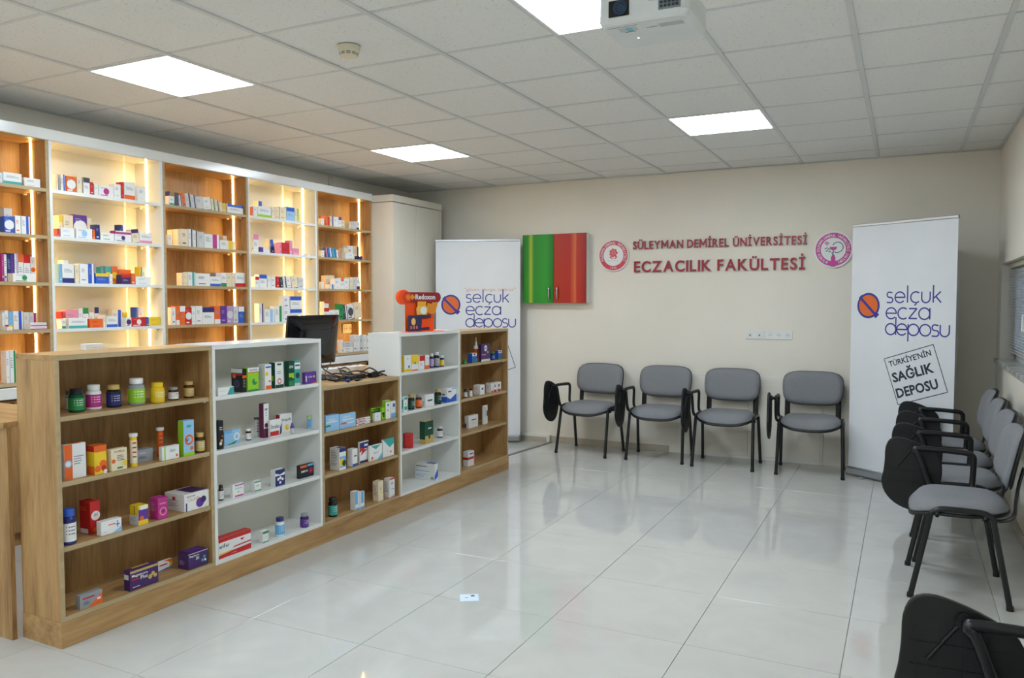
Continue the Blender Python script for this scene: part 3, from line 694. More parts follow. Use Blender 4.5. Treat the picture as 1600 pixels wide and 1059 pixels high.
def bottle(i, k, uc, hw_, vt, vb, body, cap, lab, label, kind='jar', setb=None, z=None, txt=None):
    z = (CB[i] if k < 0 else CSH[i][k])
    x = -(setb if setb is not None else .05)
    P = onZ(uc, vb-1, z); xx = (Vector((P.x, P.y))-P0).dot(NS)
    if setb is None: x = min(max(xx-.01, -.12), -.035)
    s0, zt = onC(uc, vt, x); r = hw_*(cw(s0, x, z)-C0).dot(FW)/F*.95
    s0 = min(max(s0, SB[i]+.02+r), SB[i+1]-.02-r); h = min(max(zt-z, .03), .2)
    t = thing('pill_bottle' if kind == 'jar' else 'tube', label, 'bottle' if kind == 'jar' else 'tube', cw(s0, x, z), CROT, 'products on the counter shelves')
    bm_, cm, lm = fm(body, .2), fm(cap, .35), fm(lab)
    if kind == 'jar':
        ch_ = h*.2; cr = r*.82; b = MB()
        b.lathe([(r*.9, 0), (r, h*.03), (r, h*.66), (r*.96, h*.72), (cr*.85, h*.79), (cr*.85, h*.82)], bm_, 20); b.build('body', t)
        b = MB(); b.lathe([(r+.0005, h*.1), (r+.0005, h*.62)], lm, 20, None, True)
        if txt: pass
        for q in range(3): b.add([(r*1.01*math.cos(a)+.0006*math.cos(a), r*1.01*math.sin(a), zz) for zz in (h*(.5-.1*q), h*(.53-.1*q)) for a in (-.9, -.5, -.1, .3)], [(0, 1, 5, 4), (1, 2, 6, 5), (2, 3, 7, 6)], fm('W' if lab not in 'WwC' else 'k'))
        b.build('label', t)
        b = MB(); b.lathe([(cr, h*.8), (cr, h*.98), (cr*.93, h)], cm, 24); b.build('cap', t)
    elif kind == 'tube':
        b = MB(); b.lathe([(r*.9, 0), (r*.9, h*.93)], bm_, 18); b.build('body', t)
        b = MB(); b.lathe([(r*.9+.0004, h*.1), (r*.9+.0004, h*.8)], lm, 18)
        for q in range(4): b.add([((r*.9+.0008)*math.cos(a), (r*.9+.0008)*math.sin(a), zz) for zz in (h*(.7-.14*q), h*(.74-.14*q)) for a in (-.9, -.5, -.1, .2)], [(0, 1, 5, 4), (1, 2, 6, 5), (2, 3, 7, 6)], fm('k' if q % 2 else 'R'))
        b.build('label', t)
        b = MB(); b.lathe([(r, h*.9), (r*1.1, h*.93), (r*1.1, h)], cm, 18); b.build('cap', t)
    elif kind == 'spray':
        b = MB(); b.lathe([(r, 0), (r, h*.55), (r*.8, h*.64), (r*.45, h*.68)], bm_, 18); b.build('body', t)
        b = MB(); b.lathe([(r+.0004, h*.12), (r+.0004, h*.52)], lm, 18); b.build('label', t)
        b = MB(); b.lathe([(r*.5, h*.68), (r*.5, h*.8), (r*.3, h*.84), (r*.3, h)], cm, 14); b.build('cap', t)
    elif kind == 'cone':
        b = MB(); b.lathe([(r*.7, 0), (r, h*.06), (r*.95, h*.45), (r, h*.5)], bm_, 14); b.build('body', t)
        b = MB(); b.lathe([(r, h*.5), (r*.95, h*.6), (r*.35, h*.95), (r*.2, h)], cm, 14); b.build('cap', t)
    return t
n1 = 'near-end wooden unit'; T1, T2, T3, T4 = 2, 1, 0, -1
# near-end unit, top shelf
bottle(0, T1, 107.5, 5, 610, 646, 'g', 'k', 'w', 'small grey bottle at the far left of the near-end unit, top shelf', setb=.16)
bottle(0, T1, 119, 12, 606.8, 645, 'D', 'K', 'G', 'green-labelled bottle with black cap, top shelf of the near-end unit')
bottle(0, T1, 145.8, 11.7, 600.9, 640.5, 'W', 'W', 'M', 'white bottle with magenta label, top shelf of the near-end unit')
bottle(0, T1, 177.2, 11.2, 600.9, 637.3, 'K', 'U', 'N', 'dark bottle with navy label and gold cap, near-end unit top shelf')
bottle(0, T1, 212.8, 12.6, 590.6, 633.7, 'g', 'W', 'l', 'tall clear jar with green label and white cap, near-end unit top shelf')
bottle(0, T1, 245.4, 11.1, 597.3, 630, 'Y', 'Y', 'Y', 'yellow jar with yellow cap on the near-end unit top shelf')
bottle(0, T1, 270.6, 7.9, 604.4, 626, 'E', 'g', 'W', 'small brown jar with grey cap and white label, near-end unit top shelf')
bottle(0, T1, 294.8, 8, 595.7, 622.6, 'E', 'U', 'U', 'small brown bottle with gold label, right end of near-end unit top shelf')
# second shelf
xbox(0, T2, 94, 100, 134, 696, 751, 'W', [('r', 'F', 0, 0, .36, 1, 'O'), ('c', 'F', .17, .45, .26, 'W'), ('c', 'F', .17, .45, .17, 'b'), ('c', 'F', .17, .45, .08, 'W'), ('l', 'F', .42, .62, .5, 4, 'g'), ('r', 'T', .2, .3, .8, .8, 'O')], 'white and orange vitamin box at the left end of the near-end unit second shelf')
xbox(0, T2, 135.4, 147, 166.2, 697.4, 743.6, 'Y', [('r', 'F', 0, .78, 1, 1, 'O'), ('c', 'F', .25, .2, .17, 'O'), ('c', 'F', .7, .35, .14, 'O'), ('c', 'F', .75, .2, .1, 'R'), ('r', 'F', .75, 0, 1, .14, 'W'), ('r', 'S', 0, .8, 1, 1, 'R'), ('r', 'S', 0, 0, 1, .3, 'O'), ('t', 'F', 'ENERGY', .15, .84, .08, .6, 'W')][:7]+[('r', 'T', 0, 0, 1, 1, 'O')], 'orange and yellow carton on the second shelf of the near-end unit')
xbox(0, T2, 166.2, 173.4, 198.5, 702.7, 738.3, 'C', [('t', 'F', 'TOUPLUS', .18, .82, .1, .66, 'k'), ('l', 'F', .36, .66, .5, 4, 'k'), ('c', 'F', .14, .45, .1, 'O'), ('c', 'F', .85, .3, .12, 'Y'), ('r', 'F', .35, .08, .7, .16, 'G')], 'cream vitamin C carton on the second shelf of the near-end unit')
bottle(0, T2, 208, 6.2, 677, 731, 'Y', 'W', 'C', 'upright yellow effervescent tube with white cap, near-end unit', 'tube')
xbox(0, T2, 214, 214.2, 239, 704, 724, 'g', [('l', 'F', .1, .75, .5, 2, 'w'), ('l', 'F', .1, .45, .7, 3, 'k')], 'grey leaflet box leaning between the two upright tubes, near-end unit', setb=.07)
bottle(0, T2, 249.8, 5.6, 667.8, 718.9, 'O', 'W', 'O', 'upright orange effervescent tube with white cap, near-end unit', 'tube', setb=.12)
xbox(0, T2, 247.8, 253.2, 280, 699, 721.6, 'W', [('r', 'F', .12, .0, .2, 1, 'l'), ('l', 'F', .45, .7, .45, 3, 'G'), ('c', 'F', .85, .25, .1, 'O')], 'low white box with green stripe in front of the orange tube')
xbox(0, T2, 278, 286.4, 303, 657.9, 715, 'L', [('c', 'F', .5, .45, .15, 'O'), ('c', 'F', .5, .45, .09, 'L'), ('t', 'F', 'V', .18, .4, .1, .3, 'N'), ('r', 'F', 0, 0, 1, .1, 'l'), ('c', 'F', .75, .2, .06, 'O'), ('r', 'F', .3, .8, .7, .87, 'T'), ('r', 'S', 0, 0, 1, 1, 'l')], 'tall sky-blue and lime carton with orange swirl, near-end unit')
bottle(0, T2, 312, 7.6, 675.8, 708.5, 'E', 'U', 'U', 'brown bottle with gold label at the right end of the second shelf')
# third shelf
bottle(0, T3, 106.5, 11, 794.7, 851.9, 'N', 'B', 'W', 'large blue bottle at the left end of the near-end unit third shelf')
xbox(0, T3, 123.7, 140.4, 155.8, 785, 836, 'R', [('c', 'F', .55, .56, .26, 'W'), ('t', 'F', '2in1', .36, .55, .1, .4, 'R'), ('c', 'F', .5, .12, .08, 'O'), ('r', 'S', .08, .02, .8, .16, 'W'), ('l', 'S', .1, .8, .6, 2, 'O')], 'tall red carton with a white disc on the near-end unit third shelf')
xbox(0, T3, 150.4, 157.8, 190, 816, 838.8, 'W', [('r', 'F', .35, .62, .68, .7, 'O'), ('r', 'F', .7, .55, .9, .62, 'B'), ('r', 'F', .78, .35, .82, .85, 'B'), ('p', 'F', [(.5, 0), (1, 0), (1, .4)], 'L'), ('l', 'F', .1, .2, .2, 1, 'g')], 'white pastille box with blue cross in front of the red carton')
xbox(0, T3, 202.3, 216, 231, 791, 822.5, 'Y', [('r', 'F', 0, .25, 1, .8, 'P'), ('r', 'F', .2, .78, 1, .98, 'W'), ('c', 'F', .35, .35, .12, 'O'), ('p', 'F', [(0, 0), (1, 0), (1, .25)], 'Y'), ('r', 'S', 0, 0, 1, .5, 'w'), ('l', 'S', .1, .38, .7, 4, 'g'), ('r', 'S', .55, .52, .62, 1, 'k')], 'small yellow and purple carton on the near-end unit third shelf')
xbox(0, T3, 233.8, 246.8, 262.2, 779, 813.9, 'M', [('c', 'F', .5, .36, .2, 'p'), ('c', 'F', .5, .36, .14, 'M'), ('c', 'F', .5, .36, .05, 'V'), ('t', 'F', 'WOMEN', .2, .7, .09, .6, 'W')][:3]+[('r', 'F', .15, .7, .8, .76, 'p'), ('l', 'S', .15, .75, .6, 6, 'A')], 'magenta carton on the third shelf of the near-end unit')
xbox(0, T3, 257.2, 288, 328, 773.7, 804.7, 'W', [('t', 'F', 'COLLAGEN', .12, .56, .18, .5, 'U'), ('c', 'F', .62, .36, .28, 'P'), ('c', 'F', .76, .5, .2, 'V'), ('t', 'F', 'VENATURA', .08, .8, .08, .36, 'k'), ('r', 'F', .05, 0, .1, .5, 'N'), ('r', 'T', .1, .35, .9, .98, 'V'), ('r', 'S', .4, .62, .55, .82, 'R'), ('l', 'S', .1, .6, .6, 6, 'g')], 'wide white collagen box with purple burst, near-end unit third shelf')
# bottom shelf
xbox(0, T4, 117.8, 124.8, 160, 931.6, 956.8, 'g', [('p', 'F', [(.35, 0), (1, 0), (1, .8)], 'O'), ('r', 'F', .12, .66, .65, .76, 'R'), ('l', 'F', .15, .45, .35, 4, 'k'), ('r', 'F', .76, .35, .92, .5, 'W')], 'grey and orange box lying at the left of the near-end unit bottom')
xbox(0, T4, 193.2, 203, 247.5, 893, 926, 'V', [('t', 'F', 'Magnimore', .06, .66, .13, .56, 'W'), ('t', 'F', 'Plus', .36, .46, .18, .25, 'W'), ('r', 'F', .06, .5, .3, .56, 'R'), ('r', 'F', 0, .86, 1, .97, 'U'), ('c', 'F', .7, .42, .12, 'U'), ('c', 'F', .8, .55, .1, 'U'), ('c', 'F', .88, .42, .1, 'U'), ('r', 'T', .1, .2, .5, .8, 'U'), ('r', 'S', .1, .55, .8, .8, 'W'), ('l', 'F', .08, .15, .25, 1, 'W')], 'purple and gold magnesium box marked Plus on the near-end unit bottom')
xbox(0, T4, 236, 238, 269, 882, 908, 'W', [('p', 'F', [(.55, 1), (1, 1), (1, .3), (.8, .8)], 'O'), ('p', 'F', [(.2, 0), (1, 0), (1, .22)], 'B'), ('r', 'F', .35, .5, .75, .64, 'R'), ('p', 'F', [(.8, .1), (1, .25), (1, .7), (.9, .6)], 'Y')], 'white box with orange corner partly behind the purple and gold box', setb=.13)
xbox(0, T4, 277.9, 294.2, 324.6, 866, 894.9, 'V', [('t', 'F', 'Magnimore', .06, .74, .12, .5, 'W'), ('t', 'F', 'SN', .38, .5, .2, .16, 'W'), ('c', 'F', .72, .36, .1, 'T'), ('c', 'F', .82, .55, .09, 'T'), ('c', 'F', .86, .34, .08, 'W'), ('r', 'T', .15, .15, .8, .85, 'P'), ('l', 'S', .15, .5, .6, 4, 'A'), ('r', 'F', 0, .93, 1, .97, 'w')], 'purple magnesium box at the right end of the near-end unit bottom')
# second unit
bottle(1, T3, 345, 4, 757.4, 784, 'E', 'K', 'W', 'dark jar half hidden at the left of the white unit third shelf', setb=.06)
xbox(1, T1, 339.8, 340.8, 365.5, 606, 617.6, 'W', [('p', 'F', [(.55, 0), (1, 0), (1, .95), (.75, .85)], 'T'), ('r', 'F', .1, .5, .5, .56, 'w')], 'low white and teal box at the left of the second unit top shelf', setb=.015)
xbox(1, T1, 361, 378.4, 386.2, 576.4, 614.2, 'K', [('r', 'S', 0, .82, 1, 1, 'W'), ('r', 'S', 0, .72, 1, .8, 'R'), ('c', 'S', .28, .68, .1, 'O'), ('c', 'S', .5, .35, .17, 'k'), ('c', 'S', .5, .35, .1, 'V'), ('r', 'F', 0, .6, 1, .72, 'O'), ('l', 'F', .15, .5, .6, 5, 'g')], 'black and orange carton on the top shelf of the second unit', setb=.03)
xbox(1, T1, 386.5, 387, 404.4, 575, 611.2, 'l', [('r', 'F', 0, .82, 1, 1, 'W'), ('t', 'F', 'PROSPAN', .15, .86, .08, .7, 'P'), ('r', 'F', 0, .79, 1, .815, 'R'), ('c', 'F', .6, .4, .14, 'G'), ('c', 'F', .75, .48, .1, 'l'), ('r', 'F', 0, 0, 1, .08, 'G')], 'lime green syrup carton with white top band, second unit', setb=.02)
xbox(1, T1, 403, 413.9, 424, 569.6, 607.9, 'W', [('c', 'F', .25, .62, .14, 'Y'), ('r', 'F', .1, 0, 1, .15, 'O'), ('r', 'F', .1, .86, .9, .92, 'B'), ('l', 'S', .15, .8, .7, 7, 'w'), ('c', 'F', .7, .32, .05, 'O')], 'white syrup carton with a sunflower on the second unit top shelf', setb=.02)
xbox(1, T1, 421, 429.7, 442.6, 566.3, 607, 'W', [('r', 'F', .25, .88, .75, .95, 'D'), ('c', 'F', .5, .26, .11, 'R'), ('c', 'F', .5, .26, .07, 'W'), ('r', 'F', 0, 0, 1, .13, 'D'), ('l', 'F', .2, .62, .6, 2, 'g'), ('r', 'S', 0, 0, 1, 1, 'D'), ('r', 'S', .2, .28, .7, .48, 'l')], 'white and dark green carton with a red badge, second unit', setb=.02)
xbox(1, T1, 443.6, 451, 459.2, 564.4, 604, 'D', [('r', 'F', 0, .36, .95, .52, 'l'), ('t', 'F', 'EFE', .15, .72, .1, .7, 'W'), ('c', 'F', .8, .35, .05, 'Y'), ('r', 'F', .0, .0, 1, .22, 'G')], 'dark green carton with a lime band on the second unit top shelf', setb=.02)
xbox(1, T1, 459.6, 460.2, 468.7, 563.6, 601.4, 'T', [('r', 'F', 0, .66, 1, .92, 'W'), ('r', 'F', .1, .78, .9, .84, 'k'), ('c', 'F', .5, .4, .12, 'D'), ('r', 'F', 0, 0, 1, .1, 'w')], 'teal and white carton beside the dark green ones, second unit', setb=.02)
xbox(1, T1, 471.8, 476.6, 497, 582, 600.6, 'P', [('t', 'F', 'Color C', .28, .52, .18, .5, 'W'), ('p', 'F', [(.5, 0), (1, 0), (1, .14)], 'O'), ('r', 'F', .05, .2, .14, .7, 'W'), ('c', 'F', .8, .6, .1, 'U')], 'indigo carton at the right end of the second unit top shelf', setb=.02)
xbox(1, T2, 340.5, 341, 348.9, 658, 702.6, 'K', [('c', 'F', .6, .3, .05, 'U'), ('c', 'F', .4, .2, .06, 'C'), ('c', 'F', .75, .45, .03, 'O'), ('l', 'F', .2, .75, .7, 2, 'w')], 'black carton at the left end of the second unit second shelf')
xbox(1, T2, 349.6, 350.2, 374.6, 674, 696.6, 'L', [('t', 'F', 'asepta', .05, .38, .26, .55, 'W'), ('c', 'F', .8, .5, .3, 'W'), ('c', 'F', .8, .5, .16, 'L'), ('r', 'F', .0, .8, .5, 1, 'b'), ('p', 'F', [(.1, 0), (.6, 0), (.9, .25)], 'G')][1:], 'pale blue carton with white rings, second unit second shelf')
bottle(1, T2, 388, 4.6, 669.4, 689, 'E', 'W', 'W', 'tiny brown dropper bottle with white cap on the second unit')
bottle(1, T2, 401, 4, 652, 677.7, 'w', 'k', 'w', 'pale clear tube with dark cap behind the tall plum carton', 'tube', setb=.14)
xbox(1, T2, 404.4, 411.6, 419.5, 630.9, 684.5, 'm', [('r', 'F', 0, .27, 1, 1, 'W'), ('r', 'F', .2, .82, .8, .85, 'm'), ('c', 'F', .5, .36, .07, 'm'), ('l', 'F', .35, .78, .3, 3, 'g')], 'very tall plum and white carton on the second unit second shelf')
xbox(1, T2, 418.4, 422, 440, 657, 674.7, 'W', [('t', 'F', 'Strefen', .05, .5, .24, .75, 'k'), ('r', 'F', 0, .08, .75, .34, 'R'), ('p', 'F', [(.8, 0), (1, .2), (1, .8), (.85, .5)], 'k')], 'white and red lozenge box marked Strefen on the second unit', setb=.05)
xbox(1, T2, 431, 437, 456, 648, 674, 'W', [('t', 'F', 'Strepsils', .1, .62, .16, .8, 'k'), ('c', 'F', .6, .26, .16, 'Y'), ('c', 'F', .66, .3, .07, 'C'), ('r', 'S', 0, 0, 1, 1, 'R')], 'white and yellow lozenge box marked Strepsils behind the red one', setb=.115)
bottle(1, T2, 456.6, 3.6, 660, 677.7, 'w', 'P', 'w', 'tiny clear dropper with purple cone cap on the second unit', 'cone', setb=.05)
bottle(1, T2, 483.7, 3.3, 649, 671.7, 'w', 'l', 'b', 'small lip balm tube with green cap at the second unit right end', 'tube', setb=.07)
xbox(1, T3, 359.3, 363.2, 381, 758, 778.4, 'W', [('r', 'F', .2, .86, 1, .94, 'M'), ('r', 'F', .2, .04, .95, .14, 'M'), ('r', 'F', .2, .62, .85, .7, 'L'), ('c', 'F', .5, .4, .08, 'l')], 'small white box with magenta bands on the second unit third shelf')
xbox(1, T3, 392.5, 397.8, 408, 752, 768.6, 'W', [('r', 'F', 0, .84, 1, .95, 'G'), ('r', 'F', 0, .03, 1, .13, 'G'), ('l', 'F', .2, .55, .6, 2, 'g')], 'small white box with green bands on the second unit third shelf')
xbox(1, T3, 422.4, 430, 444.9, 735, 760.7, 'W', [('r', 'F', 0, 0, 1, .62, 'N'), ('p', 'F', [(0, 1), (1, 1), (1, .8), (.5, .68), (0, .8)], 'N'), ('c', 'F', .3, .42, .09, 'W'), ('c', 'F', .52, .48, .1, 'W'), ('c', 'F', .75, .38, .09, 'W'), ('c', 'F', .5, .2, .09, 'W')], 'white and navy box with pale dots on the second unit third shelf')
xbox(1, T3, 463.2, 468.2, 490.3, 727.8, 748.5, 'K', [('r', 'F', .05, .78, .5, .95, 'O'), ('r', 'F', .55, .82, 1, .97, 'b'), ('c', 'F', .78, .45, .25, 'm'), ('c', 'F', .78, .45, .13, 'R'), ('t', 'F', 'IMMUN', .1, .42, .17, .45, 'W')][:5], 'navy-black box with orange flash, right of the second unit third shelf')
xbox(1, T4, 341, 341.3, 392, 843, 877, 'W', [('r', 'F', 0, .8, 1, 1, 'R'), ('t', 'F', 'eriFer', .02, .5, .2, .3, 'k'), ('p', 'F', [(0, .05), (.5, .12), (1, .0), (1, .28), (.5, .24), (0, .16)], 'R'), ('r', 'F', 0, 0, 1, .1, 'R'), ('p', 'F', [(.4, .35), (1, .4), (1, .46), (.5, .42)], 'R'), ('r', 'T', 0, 0, 1, 1, 'R'), ('p', 'F', [(.65, .7), (.8, .7), (.72, .58)], 'R'), ('p', 'F', [(0, .18), (.4, .24), (.4, .28), (0, .26)], 'Y')], 'long white and red iron tablet box on the second unit bottom')
xbox(1, T4, 404, 410.8, 419.7, 830.7, 849, 'W', [('r', 'F', 0, .78, 1, .98, 'G'), ('r', 'F', 0, .02, 1, .1, 'G'), ('l', 'F', .3, .5, .5, 2, 'w')], 'small white box with green top band on the second unit bottom')
bottle(1, T4, 437.2, 7.6, 807.7, 839, 'W', 'N', 'b', 'white bottle with blue cap and pale blue label, second unit bottom')
bottle(1, T4, 475.5, 7, 801.4, 827.8, 'V', 'g', 'P', 'dark violet bottle with grey cap on the second unit bottom')
# third unit
xbox(2, 1, 508.5, 509, 530, 650.6, 675, 'L', [('r', 'F', .05, .55, .85, .62, 'W'), ('l', 'F', .2, .75, .6, 2, 'W'), ('r', 'F', 0, .3, .35, .42, 'G')], 'pale blue carton with green tab at the left of the low unit', setb=.02)
xbox(2, 1, 530.2, 531, 555.7, 647.8, 671.4, 'L', [('r', 'F', .15, .55, .85, .62, 'W'), ('l', 'F', .2, .78, .6, 2, 'W'), ('r', 'F', .05, .3, .4, .42, 'O'), ('r', 'F', .5, .3, .9, .38, 'W')], 'pale blue carton with orange tab on the low unit top shelf', setb=.02)
for j, (dy, dz) in enumerate(((0, 0), (.01, .011), (.0, .022))):
    u_ = 556.5+dy*100; xbox(2, 1, u_, u_+.8, u_+22, 659.5+2*j*0, 666, 'W', [('r', 'F', .1, .3, .6, .7, 'R' if j != 1 else 'm'), ('r', 'T', .1, .1, .9, .3, 'p')], ['bottom', 'middle', 'top'][j]+' flat white and red box in the small stack on the low unit', setb=.02+.012*j, lift=.0125*j)
for o in [q for q in COL.objects if q.get('label', '').endswith('small stack on the low unit')]:
    z0 = .65; o.scale = (1, 1, .012/max(o.dimensions.z, .001) if o.dimensions.z > 0 else .5)
xbox(2, 1, 579, 581, 596, 638, 659, 'l', [('r', 'F', 0, .5, 1, .7, 'D'), ('r', 'F', .1, .8, .9, .9, 'G')], 'wide lime carton behind the small white box on the low unit', setb=.09)
xbox(2, 1, 582, 586, 595, 645.5, 659.5, 'W', [('l', 'F', .2, .6, .5, 2, 'g')], 'small plain white box in front of the lime carton', setb=.02)
xbox(2, 1, 595.6, 596.5, 602, 637, 657.5, 'l', [('r', 'F', .1, .4, .9, .6, 'K'), ('c', 'F', .5, .3, .12, 'D')], 'slim lime and black carton on the low unit top shelf', setb=.03)
xbox(2, 1, 597, 602.6, 610, 626, 656, 'W', [('r', 'F', 0, .9, 1, 1, 'l'), ('c', 'F', .5, .75, .07, 'G'), ('l', 'F', .2, .5, .6, 2, 'g'), ('r', 'S', 0, 0, 1, 1, 'l')], 'tall white and lime carton on the low unit top shelf', setb=.02)
xbox(2, 1, 610.3, 611, 618.5, 627, 654.4, 'W', [('r', 'F', 0, 0, 1, .3, 'b'), ('c', 'F', .6, .75, .12, 'B'), ('l', 'F', .2, .55, .5, 1, 'b')], 'white and blue carton at the right end of the low unit top shelf', setb=.02)
xbox(2, 0, 515, 530.2, 540.6, 700.7, 736, 'W', [('r', 'F', .05, .12, .95, .62, 'b'), ('c', 'F', .4, .35, .18, 'Y'), ('c', 'F', .7, .3, .14, 'D'), ('r', 'F', 0, .82, 1, 1, 'N'), ('l', 'S', .12, .85, .7, 10, 'g'), ('r', 'T', .5, .2, .95, .8, 'N')], 'white carton with a framed picture at the left of the low unit')
xbox(2, 0, 542.5, 550.6, 558.6, 702, 729, 'W', [('r', 'F', 0, 0, 1, .14, 'B'), ('r', 'F', .3, .55, .8, .62, 'k'), ('l', 'S', .12, .85, .7, 8, 'w')], 'white carton with blue foot band on the low unit middle shelf')
xbox(2, 0, 560, 562, 576, 691, 724, 'W', [('r', 'F', 0, .66, 1, .96, 'N'), ('p', 'F', [(0, .5), (.6, .66), (0, .72)], 'R'), ('r', 'F', .5, .76, .9, .86, 'W'), ('r', 'F', 0, 0, 1, .1, 'N'), ('p', 'F', [(.1, .35), (.9, .62), (.3, .62)], 'R')], 'white carton with navy and red top on the low unit middle shelf')
xbox(2, 0, 576.7, 577.5, 597, 697, 719, 'W', [('p', 'F', [(.1, .95), (.9, .95), (.5, .7)], 'T'), ('l', 'F', .3, .5, .5, 2, 'b'), ('c', 'F', .2, .18, .1, 'O'), ('p', 'F', [(.6, 0), (1, 0), (1, .4)], 'b')], 'low white carton with a teal flap pattern, low unit', setb=.02)
xbox(2, 0, 597.4, 598.3, 615.6, 687.5, 713.6, 'W', [('p', 'F', [(0, 1), (1, 1), (1, .7), (.6, .5)], 'T'), ('c', 'F', .7, .25, .07, 'O'), ('l', 'F', .3, .35, .3, 2, 'w'), ('r', 'T', 0, 0, 1, 1, 'T')], 'large white and teal carton at the right of the low unit', setb=.02)
bottle(2, -1, 519.8, 7.5, 777, 808.4, 'K', 'K', 'T', 'black bottle with lime and teal label on the low unit bottom')
xbox(2, -1, 547, 554.8, 561.7, 768.7, 798, 'W', [('r', 'F', .0, .3, .6, 1, 'b'), ('r', 'F', 0, 0, 1, .1, 'b')], 'left one of two white and pale blue cartons, low unit bottom')
xbox(2, -1, 562, 562.6, 569.5, 768.7, 797, 'W', [('r', 'F', .2, .3, .8, 1, 'b'), ('r', 'F', 0, 0, 1, .1, 'b')], 'right one of two white and pale blue cartons, low unit bottom')
xbox(2, -1, 582.2, 591.3, 599.2, 752.7, 783.9, 'C', [('l', 'F', .2, .7, .6, 3, 'g'), ('r', 'F', .3, .4, .8, .46, 'Y'), ('l', 'S', .1, .8, .7, 8, 'g')], 'cream carton with yellow line on the low unit bottom')
xbox(2, -1, 600, 608.7, 616.8, 748, 778, 'W', [('r', 'F', .0, .93, 1, 1, 'R'), ('l', 'F', .25, .75, .6, 2, 'R'), ('r', 'F', .3, .4, .9, .45, 'b'), ('p', 'F', [(0, .0), (1, 0), (1, .12)], 'p'), ('l', 'S', .1, .8, .7, 8, 'g')], 'white carton with red top edge at the low unit bottom right')
# fourth unit
xbox(3, 2, 627.4, 631.7, 642, 555.6, 580.8, 'W', [('r', 'F', 0, 0, 1, .16, 'Y'), ('c', 'F', .7, .3, .09, 'B'), ('l', 'F', .4, .8, .25, 2, 'g'), ('r', 'S', 0, 0, 1, 1, 'Y')], 'white and yellow carton at the left of the fourth unit top shelf', setb=.02)
xbox(3, 2, 642.2, 643, 653.8, 554.4, 578.3, 'W', [('r', 'F', 0, .42, 1, 1, 'Y'), ('c', 'F', .5, .48, .08, 'G'), ('r', 'F', .0, .0, .9, .08, 'O'), ('t', 'F', 'VITA', .2, .82, .08, .6, 'O')][:3], 'yellow-topped white carton on the fourth unit top shelf', setb=.02)
xbox(3, 2, 654, 654.6, 663.4, 556, 577, 'W', [('r', 'F', .1, .62, 1, 1, 'R'), ('l', 'F', .2, .45, .6, 3, 'p')], 'white carton with red top on the fourth unit top shelf', setb=.02)
xbox(3, 2, 663.6, 664.3, 670.6, 555, 576.5, 'W', [('r', 'F', 0, 0, 1, .27, 'O'), ('l', 'F', .35, .8, .3, 2, 'k'), ('r', 'S', 0, 0, 1, 1, 'R')], 'slim white and orange carton on the fourth unit top shelf', setb=.02)
bottle(3, 2, 674.2, 3.6, 552, 574.6, 'V', 'w', 'A', 'slim violet bottle with pale cap on the fourth unit', setb=.06)
bottle(3, 2, 681.8, 5, 550, 574, 'K', 'w', 'g', 'taller black bottle with grey label on the fourth unit', setb=.05)
bottle(3, 2, 690.4, 3.6, 555, 572, 'N', 'W', 'Y', 'small navy bottle with white cap on the fourth unit', setb=.04)
xbox(3, 1, 627.2, 630.8, 636.6, 620, 641.6, 'W', [('r', 'F', .1, .1, .9, .35, 'T'), ('c', 'F', .5, .5, .1, 'Y'), ('r', 'F', .1, .8, 1, .95, 'T'), ('r', 'S', .2, .2, .8, .8, 'T')], 'white and teal carton at the left of the fourth unit second shelf', setb=.02)
bottle(3, 1, 642.5, 5.4, 615.8, 638.5, 'K', 'U', 'D', 'dark green bottle with gold cap beside the orange-labelled jar', setb=.045)
bottle(3, 1, 654, 5.4, 615.8, 636.6, 'E', 'g', 'O', 'brown jar with orange label and grey cap on the fourth unit', setb=.045)
xbox(3, 1, 663.6, 665.4, 678, 617, 632.4, 'W', [('t', 'F', 'TEMBOT', .2, .42, .16, .62, 'k'), ('l', 'F', .1, .85, .2, 1, 'k')][1:]+[('r', 'F', .2, .42, .8, .56, 'k')], 'low white box with dark lettering bar on the fourth unit', setb=.03)
bottle(3, 1, 684.2, 5.7, 607.4, 631, 'K', 'U', 'D', 'black bottle with gold cap beside the blue and white box', setb=.045)
xbox(3, 1, 689, 698.6, 714.5, 607, 629, 'W', [('p', 'F', [(0, .4), (.35, .2), (1, .55), (1, 0), (0, 0)], 'B'), ('r', 'F', .1, .72, .45, .8, 'N'), ('r', 'F', .5, .9, 1, .98, 'b'), ('r', 'S', 0, 0, 1, .4, 'B'), ('r', 'S', .2, .5, .6, .62, 'N')], 'blue and white carton at the right of the fourth unit second shelf', setb=.02)
b = MB()
s_, zt_ = onC(637.6, 677, -.06); rr = .036
b.lathe([(rr, 0), (rr, .098), (rr*.97, .1)], fm('R'), 6, None, False)
for q in range(3): b.add([((rr*.87+.001)*math.cos(a), (rr*.87+.001)*math.sin(a), zz) for zz in (.065-.02*q, .075-.02*q) for a in (-.3, .3)], [(0, 1, 3, 2)], fm('U'))
tag(b.build('medicine_box', None, cw(s_, -.06, CSH[3][0]), (0, 0, CROT+.5)), 'red hexagonal carton on the third shelf of the fourth unit', 'box', 'products on the counter shelves')
xbox(3, 0, 655.4, 664.2, 677, 659, 693.4, 'D', [('r', 'F', 0, 0, 1, .35, 'U'), ('c', 'F', .5, .28, .08, 'D'), ('r', 'F', .35, .64, .75, .7, 'W'), ('r', 'S', 0, 0, 1, .2, 'U'), ('r', 'T', 0, 0, 1, 1, 'U')], 'tall dark green and gold carton on the fourth unit third shelf', setb=.03)
bottle(3, 0, 687.2, 4.8, 665.8, 684.8, 'K', 'w', 'W', 'small black bottle with white label on the fourth unit third shelf')
